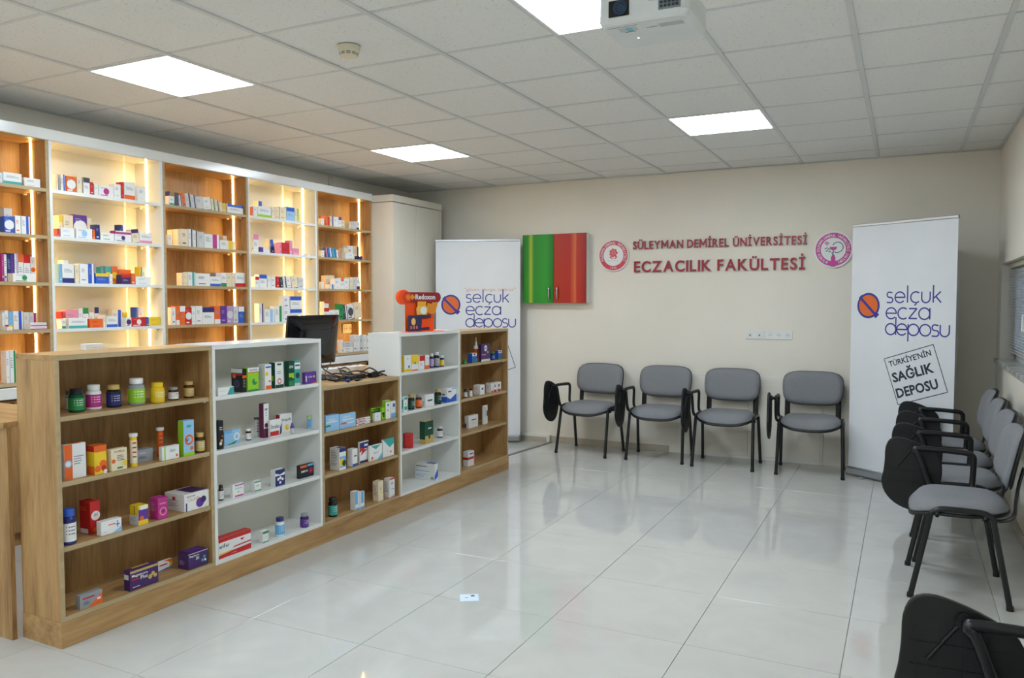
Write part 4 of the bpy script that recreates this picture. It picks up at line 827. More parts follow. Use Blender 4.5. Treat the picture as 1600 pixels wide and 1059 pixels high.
xbox(3, -1, 648, 679, 684, 725, 751, 'W', [('r', 'S', .05, .78, .6, .82, 'k'), ('r', 'S', .05, .5, .75, .54, 'b'), ('l', 'S', .05, .3, .6, 3, 'L'), ('r', 'S', .8, .05, .96, .2, 'g'), ('p', 'F', [(0, 0), (1, .2), (1, .7), (0, .3)], 'B'), ('r', 'T', .55, .0, 1, .9, 'B')], 'large white and blue carton alone on the fourth unit bottom')
# fifth unit
bottle(4, 2, 726, 3.4, 562.7, 569, 'G', 'G', 'G', 'low green jar at the left of the far-end unit top shelf', setb=.03)
xbox(4, 2, 731, 738, 745, 552, 566.4, 'W', [('r', 'F', 0, .2, 1, .7, 'B'), ('r', 'F', 0, 0, 1, .2, 'G'), ('p', 'F', [(.2, .95), (.8, .95), (.5, .72)], 'D'), ('r', 'S', 0, 0, 1, 1, 'B')], 'small blue and green box in front of the spray bottle', setb=.02)
bottle(4, 2, 743.4, 4.2, 527, 565, 'W', 'W', 'O', 'white spray bottle with orange label on the far-end unit', 'spray', setb=.11)
xbox(4, 2, 748.3, 752, 765.5, 537.8, 563, 'V', [('c', 'F', .5, .75, .18, 'W'), ('t', 'F', 'NBT', .32, .71, .08, .36, 'V'), ('c', 'F', .75, .52, .06, 'W'), ('r', 'F', .05, .36, .55, .42, 'p'), ('r', 'F', 0, 0, 1, .12, 'W')], 'tall purple carton with a white disc on the far-end unit', setb=.03)
bottle(4, 2, 769.6, 3.5, 550, 561, 'N', 'G', 'B', 'blue jar with green lid on the far-end unit top shelf', setb=.05)
xbox(4, 2, 773.5, 779, 784.3, 547.6, 561, 'W', [('r', 'F', 0, .25, 1, .7, 'B'), ('r', 'F', 0, 0, 1, .25, 'G'), ('p', 'F', [(.2, .95), (.8, .95), (.5, .72)], 'D'), ('r', 'S', 0, 0, 1, 1, 'B')], 'small blue and green box at the right of the far-end top shelf', setb=.03)
bottle(4, 1, 727.2, 3.3, 607, 617.6, 'k', 'K', 'w', 'dark little jar with black lid, far-end unit second shelf', setb=.05)
bottle(4, 1, 735.5, 3, 607, 616.4, 'w', 'K', 'W', 'pale little jar with black lid, far-end unit second shelf', setb=.05)
xbox(4, 1, 739.7, 750.5, 757.3, 601.7, 612.7, 'W', [('r', 'F', .3, .5, .7, .7, 'k'), ('l', 'S', .1, .7, .7, 4, 'p')], 'low white box beside the small jars on the far-end unit', setb=.03)
xbox(4, 1, 759, 767.5, 770.5, 598.6, 611.5, 'W', [('r', 'F', .2, 0, 1, .2, 'R'), ('l', 'S', .1, .75, .7, 5, 'p')], 'left one of three white and red boxes on the far-end unit', setb=.03)
xbox(4, 1, 771, 771.4, 776, 598, 611.3, 'W', [('r', 'F', .1, 0, .9, .25, 'R'), ('r', 'F', .3, .5, .6, .8, 'k')], 'middle one of three white and red boxes on the far-end unit', setb=.03)
xbox(4, 1, 776.3, 776.8, 783, 597.4, 610, 'W', [('r', 'F', .1, 0, .9, .25, 'R'), ('r', 'F', .3, .5, .6, .8, 'm')], 'right one of three white and red boxes on the far-end unit', setb=.03)
xbox(4, 0, 725.8, 732.4, 747, 650.4, 668, 'W', [('r', 'F', .3, .6, .8, .68, 'k'), ('l', 'F', .2, .4, .6, 2, 'w'), ('r', 'S', .1, .05, .4, .4, 'k')], 'plain white box on the far-end unit third shelf')
xbox(4, 0, 753.8, 755.5, 762, 633.6, 660.3, 'W', [('l', 'F', .15, .85, .6, 8, 'g'), ('r', 'F', .75, .4, 1, .7, 'k')], 'tall narrow white carton on the far-end unit third shelf')
xbox(4, -1, 723.5, 731.5, 741, 706.3, 729, 'W', [('r', 'F', 0, .45, 1, .62, 'R'), ('r', 'F', .2, .8, .8, .88, 'k'), ('r', 'S', 0, .45, 1, .62, 'R'), ('r', 'F', .9, .1, 1, .9, 'p')], 'white box with a red band alone on the far-end unit bottom')

# ------------------------------------------------------------------ medicine on the wall shelves
# per bay, per shelf (top first): u0 u1 v_top colours pattern flags(k back row, u stacked on previous, f flat)
WALL = [
 ["0 9 270 WL 1;9.6 38.5 270.5 WT 0;42 67 279 Ww 4",
  "0 22 325 wC 4 k;0 24.5 338 BW 3;26 35 337 WO 4;35.5 49 338 WB 1",
  "0 5.6 396 MW 4 k;5.8 11 397 WN 4 k;11.2 23 395.5 NP 1 k;23.2 28.5 396 WA 1 k;29 37 396 WO 2 k;37.4 48 398 WR 2 k;48.4 56 401 WO 3 k;11 56 427 WG 3",
  "0 2.6 488 WL 4 k;2.8 11 485 WR 0 k;11.3 18 487 bY 0 k;18.4 34 486 WB 1 k;34.4 44 488 wg 4 k;44.4 57 488 wM 1 k;0 17 519 Wg 4;36 76 515.5 WM 0;36 76 505.5 WM 0 u",
  "0 11 549 Ww 4;11.4 22 548 WG 1"],
 ["90 96 272 WN 1;99 106 273 WB 1;107.3 123 276 OW 3;124 132 275 CW 4;134 144 278 Wk 2;144.4 149.6 285 RW 4;151 157 288 WC 4;157.6 181 291 WM 3;181.5 192 288 Ww 4;192.4 197 285 RO 4;197.4 214 285 WO 0;218 231 292 WC 4",
  "88 100 336 CY 2 k;101 116.6 336 CW 4 k;117 138 336 PW 3 k;138.4 145 341 CY 4 k;183 194 351 NB 1 k;88 94.5 357 RW 4;96.5 118 356 WL 4;121 146 357 WL 3;147 150.6 359 OC 4;151 158 351 NW 4;158.6 180 364 WG 4;181 207 366 WV 3;163 188 359.5 MW 2 u;208 219 359 CV 2;219.6 239 364 Wp 0",
  "91 107 406 WC 4 k;89.5 97 412 bW 4;97.4 116 412 WN 0;117.4 124 414 CW 4;124.6 138 412 Wg 4;138.4 148 412 BW 1;153 164 417 TR 1 k;164.4 174 416 TY 3 k;174.4 184 416 OY 3 k;185 205 421 OR 4 k;149.4 170 427 BY 2;171 176 428 Wg 4;181 204 429 VR 2;205.4 211 427 OW 4;215 222 417 YG 1 k;222.4 226.6 418 WR 0 k;212 236 432 WL 4",
  "90 97 487 RW 4 k;101 120 484 pC 4 k;121 127.6 482 WC 4 k;128 137 481 WG 2 k;138 145.6 488 Ww 4 k;146 153 480 CN 2 k;165.4 190 484 CB 1 k;191 198 488 YW 4 k;206 215 480 BU 1 k;215.4 223 480 WO 4 k;88.5 101 498 WG 0;105.4 135 497 WT 0;138.4 159 498 OR 4;160 164.6 492 WY 1;165 182 494 WB 0;187 204 496 WV 3;204.4 227 496 RW 3;227.4 231 495 BW 4;231.4 250 495 YU 4"],
 ["264 268.6 299 NW 4 k;259 275 306 WT 0;275.4 282 301 kN 4;282.4 288 306 wk 1;288.4 292.6 302 OE 4;293 302 303 wk 1;302.4 309 305 wN 1;309.6 320 308 wC 4;320.4 332 309 Ww 4;333 339 311 CG 1;339.4 345 312 Ck 1;345.4 350 316 CY 4;350.4 355 318 YC 4;357.5 382 320 WB 2",
  "344 356 368 CW 4 k;259.6 269 367 Ww 4;266 275 358.5 CU 4 k;275.4 284 358 CU 4;284.4 295 358 CN 4;296 303 358 Wk 1;303.6 310 360 Wk 1;311 320.4 362 wC 4;320.8 343.6 366 WM 1;345 368 376 WY 1",
  "281 286.6 426 CU 4;287 293 426 CU 4;294 305.6 425 WT 1;306 328 427 Wk 4;328.4 344.6 426 gw 4 k;328.4 345 432 WB 0;345.4 354 426 WG 0;354.4 362 426 Cw 4;362.4 367 426 Cw 4;367.6 384 426 WR 0",
  "261 273.6 480 WG 4;274 279.6 478 OW 0;280 288.6 478 OW 2;289 298.6 480 RW 3;299 304.6 480 Ww 4;305 315 478 Wg 4;315.4 334 480 WN 2;334.4 343.6 478 OW 0;344 353.6 478 PA 4;354 363.6 478 Aw 3;364 371.6 478 wg 4;372 381 479 BW 2"],
 ["400 411 314 CB 2 k;392.6 397 323 OW 4;397.6 404 322 WC 4;404.5 425 323 Wl 0;426 431.6 324 CW 4;432 438 324 CU 4;438.6 449 324 CU 4;449.4 461.6 324 LB 2;462 469 326 Cl 1",
  "392.6 396.6 365 Ck 4;397 405 366 Wp 2;407 412 386 PB 4;412.4 422 388 WL 4;418.5 423.6 373 CY 4 k;424.4 430 375 BW 4 k;431 435.6 382 WC 4 k;434 441 379 pR 4;441.4 453 379 RM 4;453.4 458 376 pW 4;458.4 468 388 pW 4;477 485 396 Ww 4",
  "393 405 432 WR 2;405.4 417 429 WB 2;418 423.6 432 WC 4;424 430.6 432 WR 4;432 437 432 RW 4;438.6 442.6 433 kW 4;443 448.6 432 WK 1;449 455 433 WR 4;456 465.6 432 CW 4;466 475 434 wg 4",
  "397 412 474 WV 1;413 428 483 WL 1;429 441.6 478 WG 1;442 452.6 481 WB 4;442 452.6 462 WB 4 u;453 471 483 WB 2;453 471 463 WB 2 u"],
 ["504 509.6 338 RW 4 k;498.4 508 341 WL 4;510 516.6 338 OR 1;517 522.6 338 CP 1;523 530 339 WC 4;530.4 534.6 339 WP 2;535 539.6 344 CE 4;543.4 550 346 Cw 4;550.4 557.6 346 wC 4;558 563 346 WN 0",
  "499 507.6 386 OR 1 k;498.4 507.6 391 Wk 4;508.4 513 386 kp 1;513.4 519.6 388 BW 1;520 526.6 389 TB 1;527 531.6 391 WR 1;532.4 543 387 CW 4 k;543.4 552.6 384 Wk 4 k;536 545.6 395 WL 4;546 553.6 396 Wg 4;553.8 562 385 Ck 1 k;556.5 567 400 NB 4",
  "504 513.6 430 CR 0 k;514 522.6 430 CW 4 k;498.6 506 440 WL 4;508.4 522 444 WB 1;523 532.6 435 Ww 4;533 537.6 434 WO 2;538 546 435 Ww 4;547 551.6 433 Cw 4;552 557 433 wC 4;557.4 563 433 Wm 0",
  "498.6 513.6 481 WR 2;498.6 513.6 471 WR 2 u;514 522.6 485 WL 4;523 529.6 484 Ww 4;530 536.6 475 GK 4;537 543 477 kW 1;543.6 553 477 Wk 3;553.6 565 474 CW 4",
  "531 535.6 531 WN 4;536 551 542 Wk 4;536 551 534 wk 4 u;552.6 556.6 523 Wk 4;557 561.6 523 Ww 4;562 566.6 523 wN 4;567 571.6 523 Wg 4;572 576.6 524 WN 4"],
]
LEAN = [(2, 0, 282, 356, .14), (4, 1, 508, 532, .17), (3, 2, 437, 466, .15), (3, 1, 424, 436, .2), (1, 1, 207, 220, .14), (4, 3, 536, 566, .16)]     # packets that lean against their neighbours
ORD = ['first', 'second', 'third', 'fourth', 'fifth', 'sixth', 'seventh', 'eighth', 'ninth', 'tenth', 'eleventh', 'twelfth', 'thirteenth', 'fourteenth', 'fifteenth', 'sixteenth', 'seventeenth', 'eighteenth', 'nineteenth', 'twentieth']
SHN = ['top', 'second', 'third', 'fourth', 'lowest']
def pat(k, a):
    return {0: [('r', 'F', 0, 0, 1, .26, a), ('l', 'F', .15, .7, .7, 3, 'g')],
            1: [('r', 'F', .55, 0, .85, 1, a), ('l', 'F', .08, .75, .4, 5, 'g')],
            2: [('r', 'F', 0, .7, 1, 1, a), ('l', 'F', .15, .5, .6, 3, 'g')],
            3: [('c', 'F', .5, .5, .3, a), ('l', 'F', .12, .82, .5, 2, 'g'), ('r', 'F', .1, .08, .6, .16, a)],
            4: [('l', 'F', .18, .72, .6, 3, a if a not in 'WwC' else 'g'), ('r', 'F', .2, .15, .7, .22, a)]}[k]
def wy(u, x): return onX(u, 400, x).y
for bi, shelves in enumerate(WALL):
    ya, yb = BY[bi]+.021, BY[bi+1]-.021
    for si, line in enumerate(shelves):
        z = BZ[4-si]; items = []
        for it in line.split(';'):
            q = it.split(); items.append([float(q[0]), float(q[1]), float(q[2]), q[3], int(q[4]), ''.join(q[5:])])
        rows = {'': [], 'k': []}; prev = None; done = []
        order = sorted(range(len(items)), key=lambda i: (items[i][0]+items[i][1], items[i][2]))
        rank = {i: r for r, i in enumerate(order)}
        for i, (u0, u1, vt, cc, pt, fl_) in enumerate(items):
            back = 'k' in fl_; xf = XS-(.115 if back else .018)
            d = .055
            if 'u' in fl_ and prev:
                y0, y1, zb, xf, d = prev[0], prev[1], prev[2], prev[3], prev[4]; y0 += .003; y1 -= .002
            else:
                y0, y1 = wy(u0, xf), wy(u1, xf); zb = z
                nb = any(abs(r_[1]-y0) < .02 for r_ in rows['k' if back else ''])
                if not nb:
                    y0b = wy(u0, xf-d); y0 = min(y0b, y0+.5*(y1-y0))
            y0, y1 = max(y0, ya), min(y1, yb)
            for r_ in rows['k' if back else '']:      # keep neighbours apart
                if 'u' not in fl_ and r_[0] < y1 and r_[1] > y0:
                    if y0 >= r_[0]-.001: y0 = r_[1]+.001
                    else: y1 = r_[0]-.001
            if y1-y0 < .012:
                if y0+.014 < yb: y1 = y0+.014
                else: y0 = y1-.014
            zt = onX((u0+u1)/2, vt, xf).z; h = min(max(zt-zb, .02), .2)
            rows['k' if back else ''].append((y0, y1)); prev = (y0, y1, zb+h+.0005, xf, d)
            c1, c2 = cc; lab = f'{CN[c1]} and {CN[c2]} medicine box, {ORD[rank[i]]} from left, {SHN[si]} shelf of {BN[bi]}'
            lab = lab if len(lab.split()) <= 16 else lab.replace('medicine box', 'box')
            rot = random.uniform(-.03, .03) if (y1-y0) > .06 and 'u' not in fl_ else 0
            h = h if h > .02 else .02
            o = carton('medicine_box', lab, 'box', (xf-d/2-.004, (y0+y1)/2, zb), 0, y1-y0-.001, d-.002, h, c1, pat(pt, c2), 'medicine boxes on the wall shelves', ch=.0008)
            for (q0, q1, q2, q3, ln) in LEAN:
                if bi == q0 and si == q1 and u0 >= q2 and u1 <= q3 and 'u' not in fl_:
                    o.rotation_euler.x = ln; o.location.z += abs(math.sin(ln))*(y1-y0)/2; o.location.y += math.sin(ln)*h*.25

# box on the near counter top
pz = onZ(152, 541, CTOP[0])
carton('medicine_box', 'small pale box lying on the top of the near-end counter unit', 'box', (-3.285, 2.33, CTOP[0]), -.1, .08, .04, .028, 'W', [('l', 'F', .4, .4, .3, 1, 'k'), ('l', 'S', .2, .5, .5, 1, 'C')])

# ------------------------------------------------------------------ orange display stand
def xplate(mb, outline, x0, x1, m): # outline in (y,z)
    n = len(outline); vs = [(x0, y, z) for y, z in outline]+[(x1, y, z) for y, z in outline]
    mb.add(vs, [tuple(range(n, 2*n)), tuple(range(n-1, -1, -1))]+[(i, (i+1) % n, (i+1) % n+n, i+n) for i in range(n)], m)
OR = flat((250, 84, 14)); DR = flat((150, 26, 34)); NV = flat((48, 44, 84))
t = thing('display_stand', 'orange cardboard vitamin display stand on top of the white counter unit', 'display', cw(2.775, -.10, CTOP[3]), CROT-.25)
b = MB(); b.box(-.05, .07, -.15, .17, 0, .004, OR, .001); b.build('base_card', t)
b = MB(); b.box(-.006, 0, -.135, .135, .004, .24, OR, .001); b.build('back_card', t)
hz = .245
b = MB(); b.lathe([(.043, -.16), (.043, -.05)], DR, 24, Matrix.Translation((0, 0, hz)) @ Matrix.Rotation(PI/2, 4, 'X'))
b = MB()
out = [(.155+.036*math.cos(a), hz+.036*math.sin(a)) for a in [-PI/2+PI*i/12 for i in range(13)]]+[(-.15, hz+.036), (-.15, hz-.036)]
xplate(b, out, -.012, .016, DR); xplate(b, [(-.16+.052*math.cos(2*PI*i/24), hz+.052*math.sin(2*PI*i/24)) for i in range(24)], -.012, .018, OR)
xplate(b, [(-.135+.04*math.cos(2*PI*i/24), hz+.04*math.sin(2*PI*i/24)) for i in range(24)], .0181, .022, flat((214, 60, 20)))
xplate(b, [(-.09, hz-.02), (-.062, hz+.0), (-.09, hz+.022), (-.11, hz)], .0182, .0235, flat((230, 150, 40)))
xplate(b, [(-.13+.02*math.cos(2*PI*i/16), hz+.02*math.sin(2*PI*i/16)) for i in range(16)], .0221, .026, flat((240, 120, 40)))
put_text(b, 'Redoxon', -.055, hz-.014, WH, h=.036, w=.19, mt=FX, bold=.03, d=.0165)
b.build('header', t)
b = MB(); xplate(b, [(-.137, .004), (-.02, .004), (-.012, .06), (-.01, .115), (-.137, .115)], .03, .034, NV)
xplate(b, [(-.09+.02*math.cos(2*PI*i/16), .072+.026*math.sin(2*PI*i/16)) for i in range(16)], .0341, .0346, flat((236, 190, 110)))
for q in range(3): xplate(b, [(-.118+.026*q, .02), (-.104+.026*q, .02), (-.104+.026*q, .042), (-.118+.026*q, .042)], .0341, .0346, flat((214, 120, 110)))
b.build('side_card', t)
b = MB(); xplate(b, [(-.04, .12), (.055, .12), (.06, .165), (.05, .185), (-.03, .185), (-.045, .165)], .012, .016, flat((240, 190, 90)))
xplate(b, [(-.035, .182), (.045, .182), (.045, .215), (-.035, .215)], .012, .017, flat((240, 170, 30)))
xplate(b, [(.02+.03*math.cos(2*PI*i/16), .15+.028*math.sin(2*PI*i/16)) for i in range(16)], .0161, .018, WH)
xplate(b, [(-.02, .095), (.095, .095), (.095, .118), (-.01, .118)], .012, .014, NV); xplate(b, [(.03, .212), (.12, .216), (.12, .228), (.03, .226)], .012, .014, NV)
xplate(b, [(.05, .14), (.1, .12), (.13, .13), (.15, .17), (.165, .21), (.14, .205), (.12, .225), (.1, .2), (.06, .205)], .013, .0155, flat((224, 138, 30)))
b.build('bottle_picture', t)
b = MB(); xplate(b, [(-.02, .006), (.09, .01), (.09, .03), (-.01, .026)], .0005, .002, NV); b.build('lower_strip', t)

# ------------------------------------------------------------------ monitor, cables, power strip
t = thing('monitor', 'black computer monitor seen from behind on the low counter unit', 'monitor', (-3.42, 3.985, .925), .03)
A = Matrix.Translation((0, 0, .25)) @ Matrix.Rotation(math.radians(7), 4, 'Y')
b = MB(); b.box(-.03, -.012, -.252, .252, -.162, .162, M['gloss_black'], .004, A); b.build('screen_frame', t)
b = MB()
def shell(n=10):
    vs = []; fs = []
    for i in range(n+1):
        for j in range(n+1):
            y = -.25+.5*i/n; z = -.16+.32*j/n; e = min(1, 4.2*min(i, n-i)/n, 4.2*min(j, n-j)/n)
            k_ = max(0, min(1, (z+.16)/.32)); vs.append((-.012+.03*math.sin(e*PI/2)*(1.0-.25*k_), y, z))
    for i in range(n):
        for j in range(n): a = i*(n+1)+j; fs.append((a, a+n+1, a+n+2, a+1))
    return vs, fs
vs, fs = shell(14); b.add(vs, fs, M['gloss_black'], True, A)
b.prism([(-.2, .1), (-.16, .068), (-.08, .062), (.08, .062), (.16, .068), (.2, .1), (.15, .075), (.08, .07), (-.08, .07), (-.15, .075)], 0, .0015, M['gloss_black'], A @ Matrix.Translation((.0165, 0, 0)) @ Matrix.Rotation(PI/2, 4, 'Z'))
fixn(b.build('rear_shell', t))
b = MB(); b.box(.0, .022, -.035, .055, -.155, -.07, M['tube'], .004, A); b.box(.022, .026, -.015, .02, -.145, -.08, flat((30, 60, 160)), .001, A); b.build('connector_recess', t)
b = MB(); b.box(-.02, .0, -.035, .035, .01, .13, M['black'], .004); b.build('neck', t)
b = MB(); b.lathe([(.11, 0), (.11, .008), (.09, .014), (.03, .018)], M['black'], 28); b.build('stand_base', t)
rc = random.Random(3)
def cable(pts, r, label, m='tube'):
    b = MB(); b.tube(pts, r, M[m] if isinstance(m, str) else m, 6, 5); tag(b.build('cable'), label, 'cable', 'black cables on the counter')
zc = .930
cable([(-3.39, 4.0, 1.09), (-3.385, 4.0, 1.04), (-3.38, 4.02, .99), (-3.33, 4.06, .95), (-3.25, 4.1, zc), (-3.2, 4.2, zc)], .004, 'black cable hanging from the monitor back to the counter top')
cable([(-3.395, 4.04, 1.08), (-3.4, 4.12, 1.03), (-3.36, 4.02, .97), (-3.3, 3.96, zc), (-3.2, 3.9, zc), (-3.14, 3.95, zc)], .0035, 'thin black cable looping down beside the monitor cable')
cable([(-3.7, 4.35, 1.02), (-3.6, 4.2, .97), (-3.5, 4.12, .94), (-3.35, 4.12, zc), (-3.25, 4.05, zc)], .004, 'black cable slanting across behind the monitor')
labs = ['black cable looped highest over the pile on the low unit', 'black cable snaking along the front of the pile', 'black cable arching over the power bricks', 'black cable curling toward the white side panel', 'black cable lying flat under the pile on the low unit', 'black cable running back to the white power strip', 'short black cable end pointing at the white panel']
for k, l_ in enumerate(labs):
    x0 = -3.14-.03*k; pts = []
    for j in range(7):
        pts.append((x0+rc.uniform(-.04, .04), 3.86+.08*j+rc.uniform(-.03, .03), zc+(.0045*(k % 3))+(rc.uniform(0, .05) if k in (0, 2, 3, 5) and 0 < j < 6 else 0)))
    if k == 5: pts = [(-3.2, 4.1, zc), (-3.3, 4.2, .96), (-3.42, 4.3, .975), (-3.5, 4.33, .96), (-3.53, 4.36, .965)]
    if k == 6: pts = [(-3.16, 4.22, .945), (-3.14, 4.29, .955), (-3.13, 4.345, .96)]
    cable(pts, .005 if k != 6 else .0065, l_)
for k, (x, y, a, l_) in enumerate(((-3.16, 4.02, .3, 'left black power brick among the cables on the low unit'), (-3.18, 4.13, -.4, 'middle black power brick among the cables on the low unit'), (-3.15, 4.25, .1, 'right black power brick among the cables on the low unit'))):
    t = thing('power_adapter', l_, 'power adapter', (x, y, .926), a, 'power bricks on the counter')
    b = MB(); b.box(-.022, .022, -.045, .045, 0, .03, M['black'], .006); b.build('housing', t)
    b = MB(); b.tube([(0, .045, .015), (0, .062, .015)], .006, M['tube'], 8, 1); b.build('strain_relief', t)
b = MB(); b.box(-.012, .012, -.02, .02, 0, .016, flat((30, 60, 170)), .003); b.tube([(0, -.02, .008), (0, -.04, .008), (.01, -.07, .006)], .005, M['tube'], 6)
tag(b.build('video_plug', None, (-3.11, 3.93, .926), (0, 0, .6)), 'blue video cable plug lying on the low counter unit', 'plug')
b = MB(); b.box(-.012, .012, -.017, .017, 0, .012, M['black'], .003); b.tube([(0, .017, .006), (.005, .05, .005), (-.01, .09, .005)], .003, M['tube'], 6)
tag(b.build('cable_plug', None, (-3.09, 4.0, .926), (0, 0, .2)), 'small black plug at the front edge of the low counter unit', 'plug')
t = thing('power_strip', 'white multi-socket power strip on the desk behind the cables', 'power strip', (-3.56, 4.42, .925), -.05)
b = MB(); b.box(-.03, .03, -.24, .24, 0, .04, M['pvc'], .006); b.build('housing', t)
for k in range(5):
    b = MB(); b.lathe([(.021, .04), (.021, .043), (.018, .043), (.016, .041)], M['white_paint'], 18, Matrix.Translation((0, -.18+.085*k, 0))); b.build('socket', t)

# ------------------------------------------------------------------ chairs
def cushion(hw_, hd, th, n=3.2, nr=7, na=40, bend=None, low=.25):
    """superellipse pad: top dome, flat-ish bottom; returns verts, faces (x, y, z)"""
    vs = []; fs = []
    def ring(r, z):
        for k in range(na):
            a = 2*PI*k/na; c, s_ = math.cos(a), math.sin(a); q = (abs(c)**n+abs(s_)**n)**(-1/n)
            vs.append((hw_*r*c*q, hd*r*s_*q, z))
    prof = []
    for i in range(nr+1):
        r = i/nr; prof.append((max(r, .02), th*(1-r**5)**.5*(1)))
    for r, z in prof: ring(r*.97+.03*(r > .9), z)
    ring(.99, -th*low); ring(.9, -th*low*1.3); ring(.02, -th*low*1.3)
    m = len(vs)//na
    for i in range(m-1):
        for k in range(na): a, b_ = i*na+k, i*na+(k+1) % na; fs.append((a, a+na, b_+na, b_))
    fs.append(tuple(range(na))); fs.append(tuple(range(m*na-1, (m-1)*na-1, -1)))
    if bend: vs = [bend(*v) for v in vs]
    return vs, fs
def make_chair():
    t = thing('tablet_chair', 'x', 'chair', (0, 0, 0), 0, 'grey tablet-arm chairs')
    # seat
    def bs(x, y, z):
        z -= .006
        w = 1.0-.10*max(0, (y)/.21)          # narrower to the rear
        return (x*w, y, .432+z+.010*(x/.24)**2-.028*max(0, (-y-.10)/.11)**2+.014*max(0, y/.2)**2)
    b = MB(); vs, fs = cushion(.245, .215, .046, 3.3, bend=bs); b.add(vs, fs, M['fabric'], True); fixn(b.build('seat', t))
    b = MB(); vs, fs = cushion(.249, .219, .008, 3.3, low=1.6, bend=lambda x, y, z: bs(x, y, z-.016)); b.add(vs, fs, M['black'], True); fixn(b.build('seat_shell', t))
    # backrest: pad in x,z plane, facing -y
    def bb(x, y, z, off=0):
        w = 1.0-.05*max(0, -y/.14)
        zz = .682+y*.98; lean = (zz-.55)*.20
        return (x*w, .205+lean-z+off-.035*(x/.24)**2, zz)
    b = MB(); vs, fs = cushion(.243, .145, .03, 4.2, bend=bb); b.add(vs, fs, M['fabric'], True); fixn(b.build('backrest', t))
    b = MB(); vs, fs = cushion(.246, .148, .006, 4.2, low=1.5, bend=lambda x, y, z: bb(x, y, z, .014)); b.add(vs, fs, M['black'], True); fixn(b.build('back_shell', t))
    for s_ in (-1, 1):
        x = s_*.205
        b = MB(); b.tube([(x, .10, .405), (x, .17, .402), (x, .215, .43), (x, .222, .50), (x, .232, .58), (x, .25, .66)], .022, M['black'], 10, 4, .007); b.build('back_bracket', t)
        # frame: rail over the top, a leg at each end
        X = s_*.243
        b = MB(); b.tube([(X, -.125, .415), (X, -.10, .435), (X, -.06, .442), (X, .05, .442), (X, .10, .436), (X, .13, .415)], .0135, M['tube'], 10, 5); b.build('side_rail', t)
        for a, f in ((-.125, -.205), (.13, .205)):
            b = MB(); b.tube([(X, a, .418), (s_*.254, f, .012)], .0135, M['tube'], 10, 1); l_ = b.build('leg', t)
            b = MB(); b.tube([(s_*.2537, f-(.002 if f < 0 else -.002)*0, .022), (s_*.2543, f*1.005, 0)], .0158, M['black'], 10, 1); b.build('foot_cap', l_)
    for y in (-.10, .10):
        b = MB(); b.tube([(-.243, y, .425), (-.22, y, .405), (.22, y, .405), (.243, y, .425)], .0095, M['tube'], 8, 3); b.build('cross_bar', t)
    # arm with folding tablet on the sitter's right
    X = -.268
    b = MB(); b.tube([(X+.02, -.10, .43), (X, -.115, .46), (X, -.165, .60), (X, -.185, .625), (X, -.16, .638), (X, .04, .632), (X, .085, .618), (X, .092, .58), (X, .088, .47), (X+.02, .085, .43)], .012, M['tube'], 8, 5, .015); b.build('armrest', t)
    b = MB(); b.tube([(X+.005, -.175, .628), (X-.02, -.185, .63), (X-.034, -.19, .632)], .012, M['black'], 8, 3); b.lathe([(.02, 0), (.02, .012), (.012, .016)], M['black'], 14, Matrix.Translation((X-.022, -.19, .632)) @ Matrix.Rotation(-PI/2, 4, 'Y')); b.build('tablet_hinge', t)
    ctrl = [(.02, .66), (.03, .84), (.1, .96), (.24, 1), (.45, .97), (.72, .89), (.93, .78), (1, .6), (.97, .36), (.86, .12), (.68, .0), (.45, -.02), (.2, .06), (.03, .2), (-.03, .36), (0, .5)]
    n = len(ctrl); out = []
    for i in range(n):
        a, b_, c, d = [Vector(ctrl[(i+k) % n]) for k in (-1, 0, 1, 2)]
        for k in range(3):
            q = k/3; p_ = .5*((2*b_)+(c-a)*q+(2*a-5*b_+4*c-d)*q*q+(-a+3*b_-3*c+d)*q**3); out.append((p_.x, p_.y))
    cx, cz = .5, .5
    pts = [(-.335+.285*p_[0], .300+.385*p_[1]) for p_ in out]
    m = len(pts); xm = X-.046; b = MB()
    ins = [((y+.19)*.975-.19, (z-.49)*.98+.49) for y, z in pts]
    vs = [(xm-.008, y, z) for y, z in ins]+[(xm-.005, y, z) for y, z in pts]+[(xm+.006, y, z) for y, z in pts]+[(xm+.008, y, z) for y, z in ins]
    fs = [tuple(range(m)), tuple(range(4*m-1, 3*m-1, -1))]
    for r_ in range(3): fs += [(r_*m+i, r_*m+(i+1) % m, (r_+1)*m+(i+1) % m, (r_+1)*m+i) for i in range(m)]
    b.add(vs, fs, M['black'])
    for q in range(4): b.box(xm+.008, xm+.0105, -.30+.055*q, -.296+.055*q, .35, .60, M['black'])
    for q in range(4): b.box(xm+.008, xm+.0105, -.31, -.08, .38+.06*q, .384+.06*q, M['black'])
    tb = fixn(b.build('writing_tablet', t))
    b = MB(); b.tube([(xm+.011, -.19, .632), (xm+.011, -.215, .60), (xm+.011, -.27, .52)], .005, M['tube'], 6, 2); b.build('support_bar', tb)
    return t
R90 = -PI/2
CH = [(-2.655, 6.975, -.10, 'leftmost grey tablet-arm chair along the back wall, below the cabinet'),
      (-1.985, 6.985, .03, 'second grey tablet-arm chair from the left along the back wall'),
      (-1.375, 6.955, .0, 'third grey tablet-arm chair from the left along the back wall'),
      (-.685, 6.955, .05, 'rightmost grey back-wall chair, beside the right banner'),
      (.25, 4.47, R90+.02, 'grey chair in the right row, the nearest one seen whole'),
      (.275, 5.06, R90+.02, 'grey tablet-arm chair in the right row, second beyond the front one'),
      (.285, 5.65, R90, 'grey tablet-arm chair in the right row, third beyond the front one'),
      (.295, 6.24, R90, 'farthest grey chair of the right row, beside the banner'),
      (.352, 1.93, R90+.05, 'closest chair at the bottom right corner, only its black tablet and arm showing')]
ch0 = make_chair()
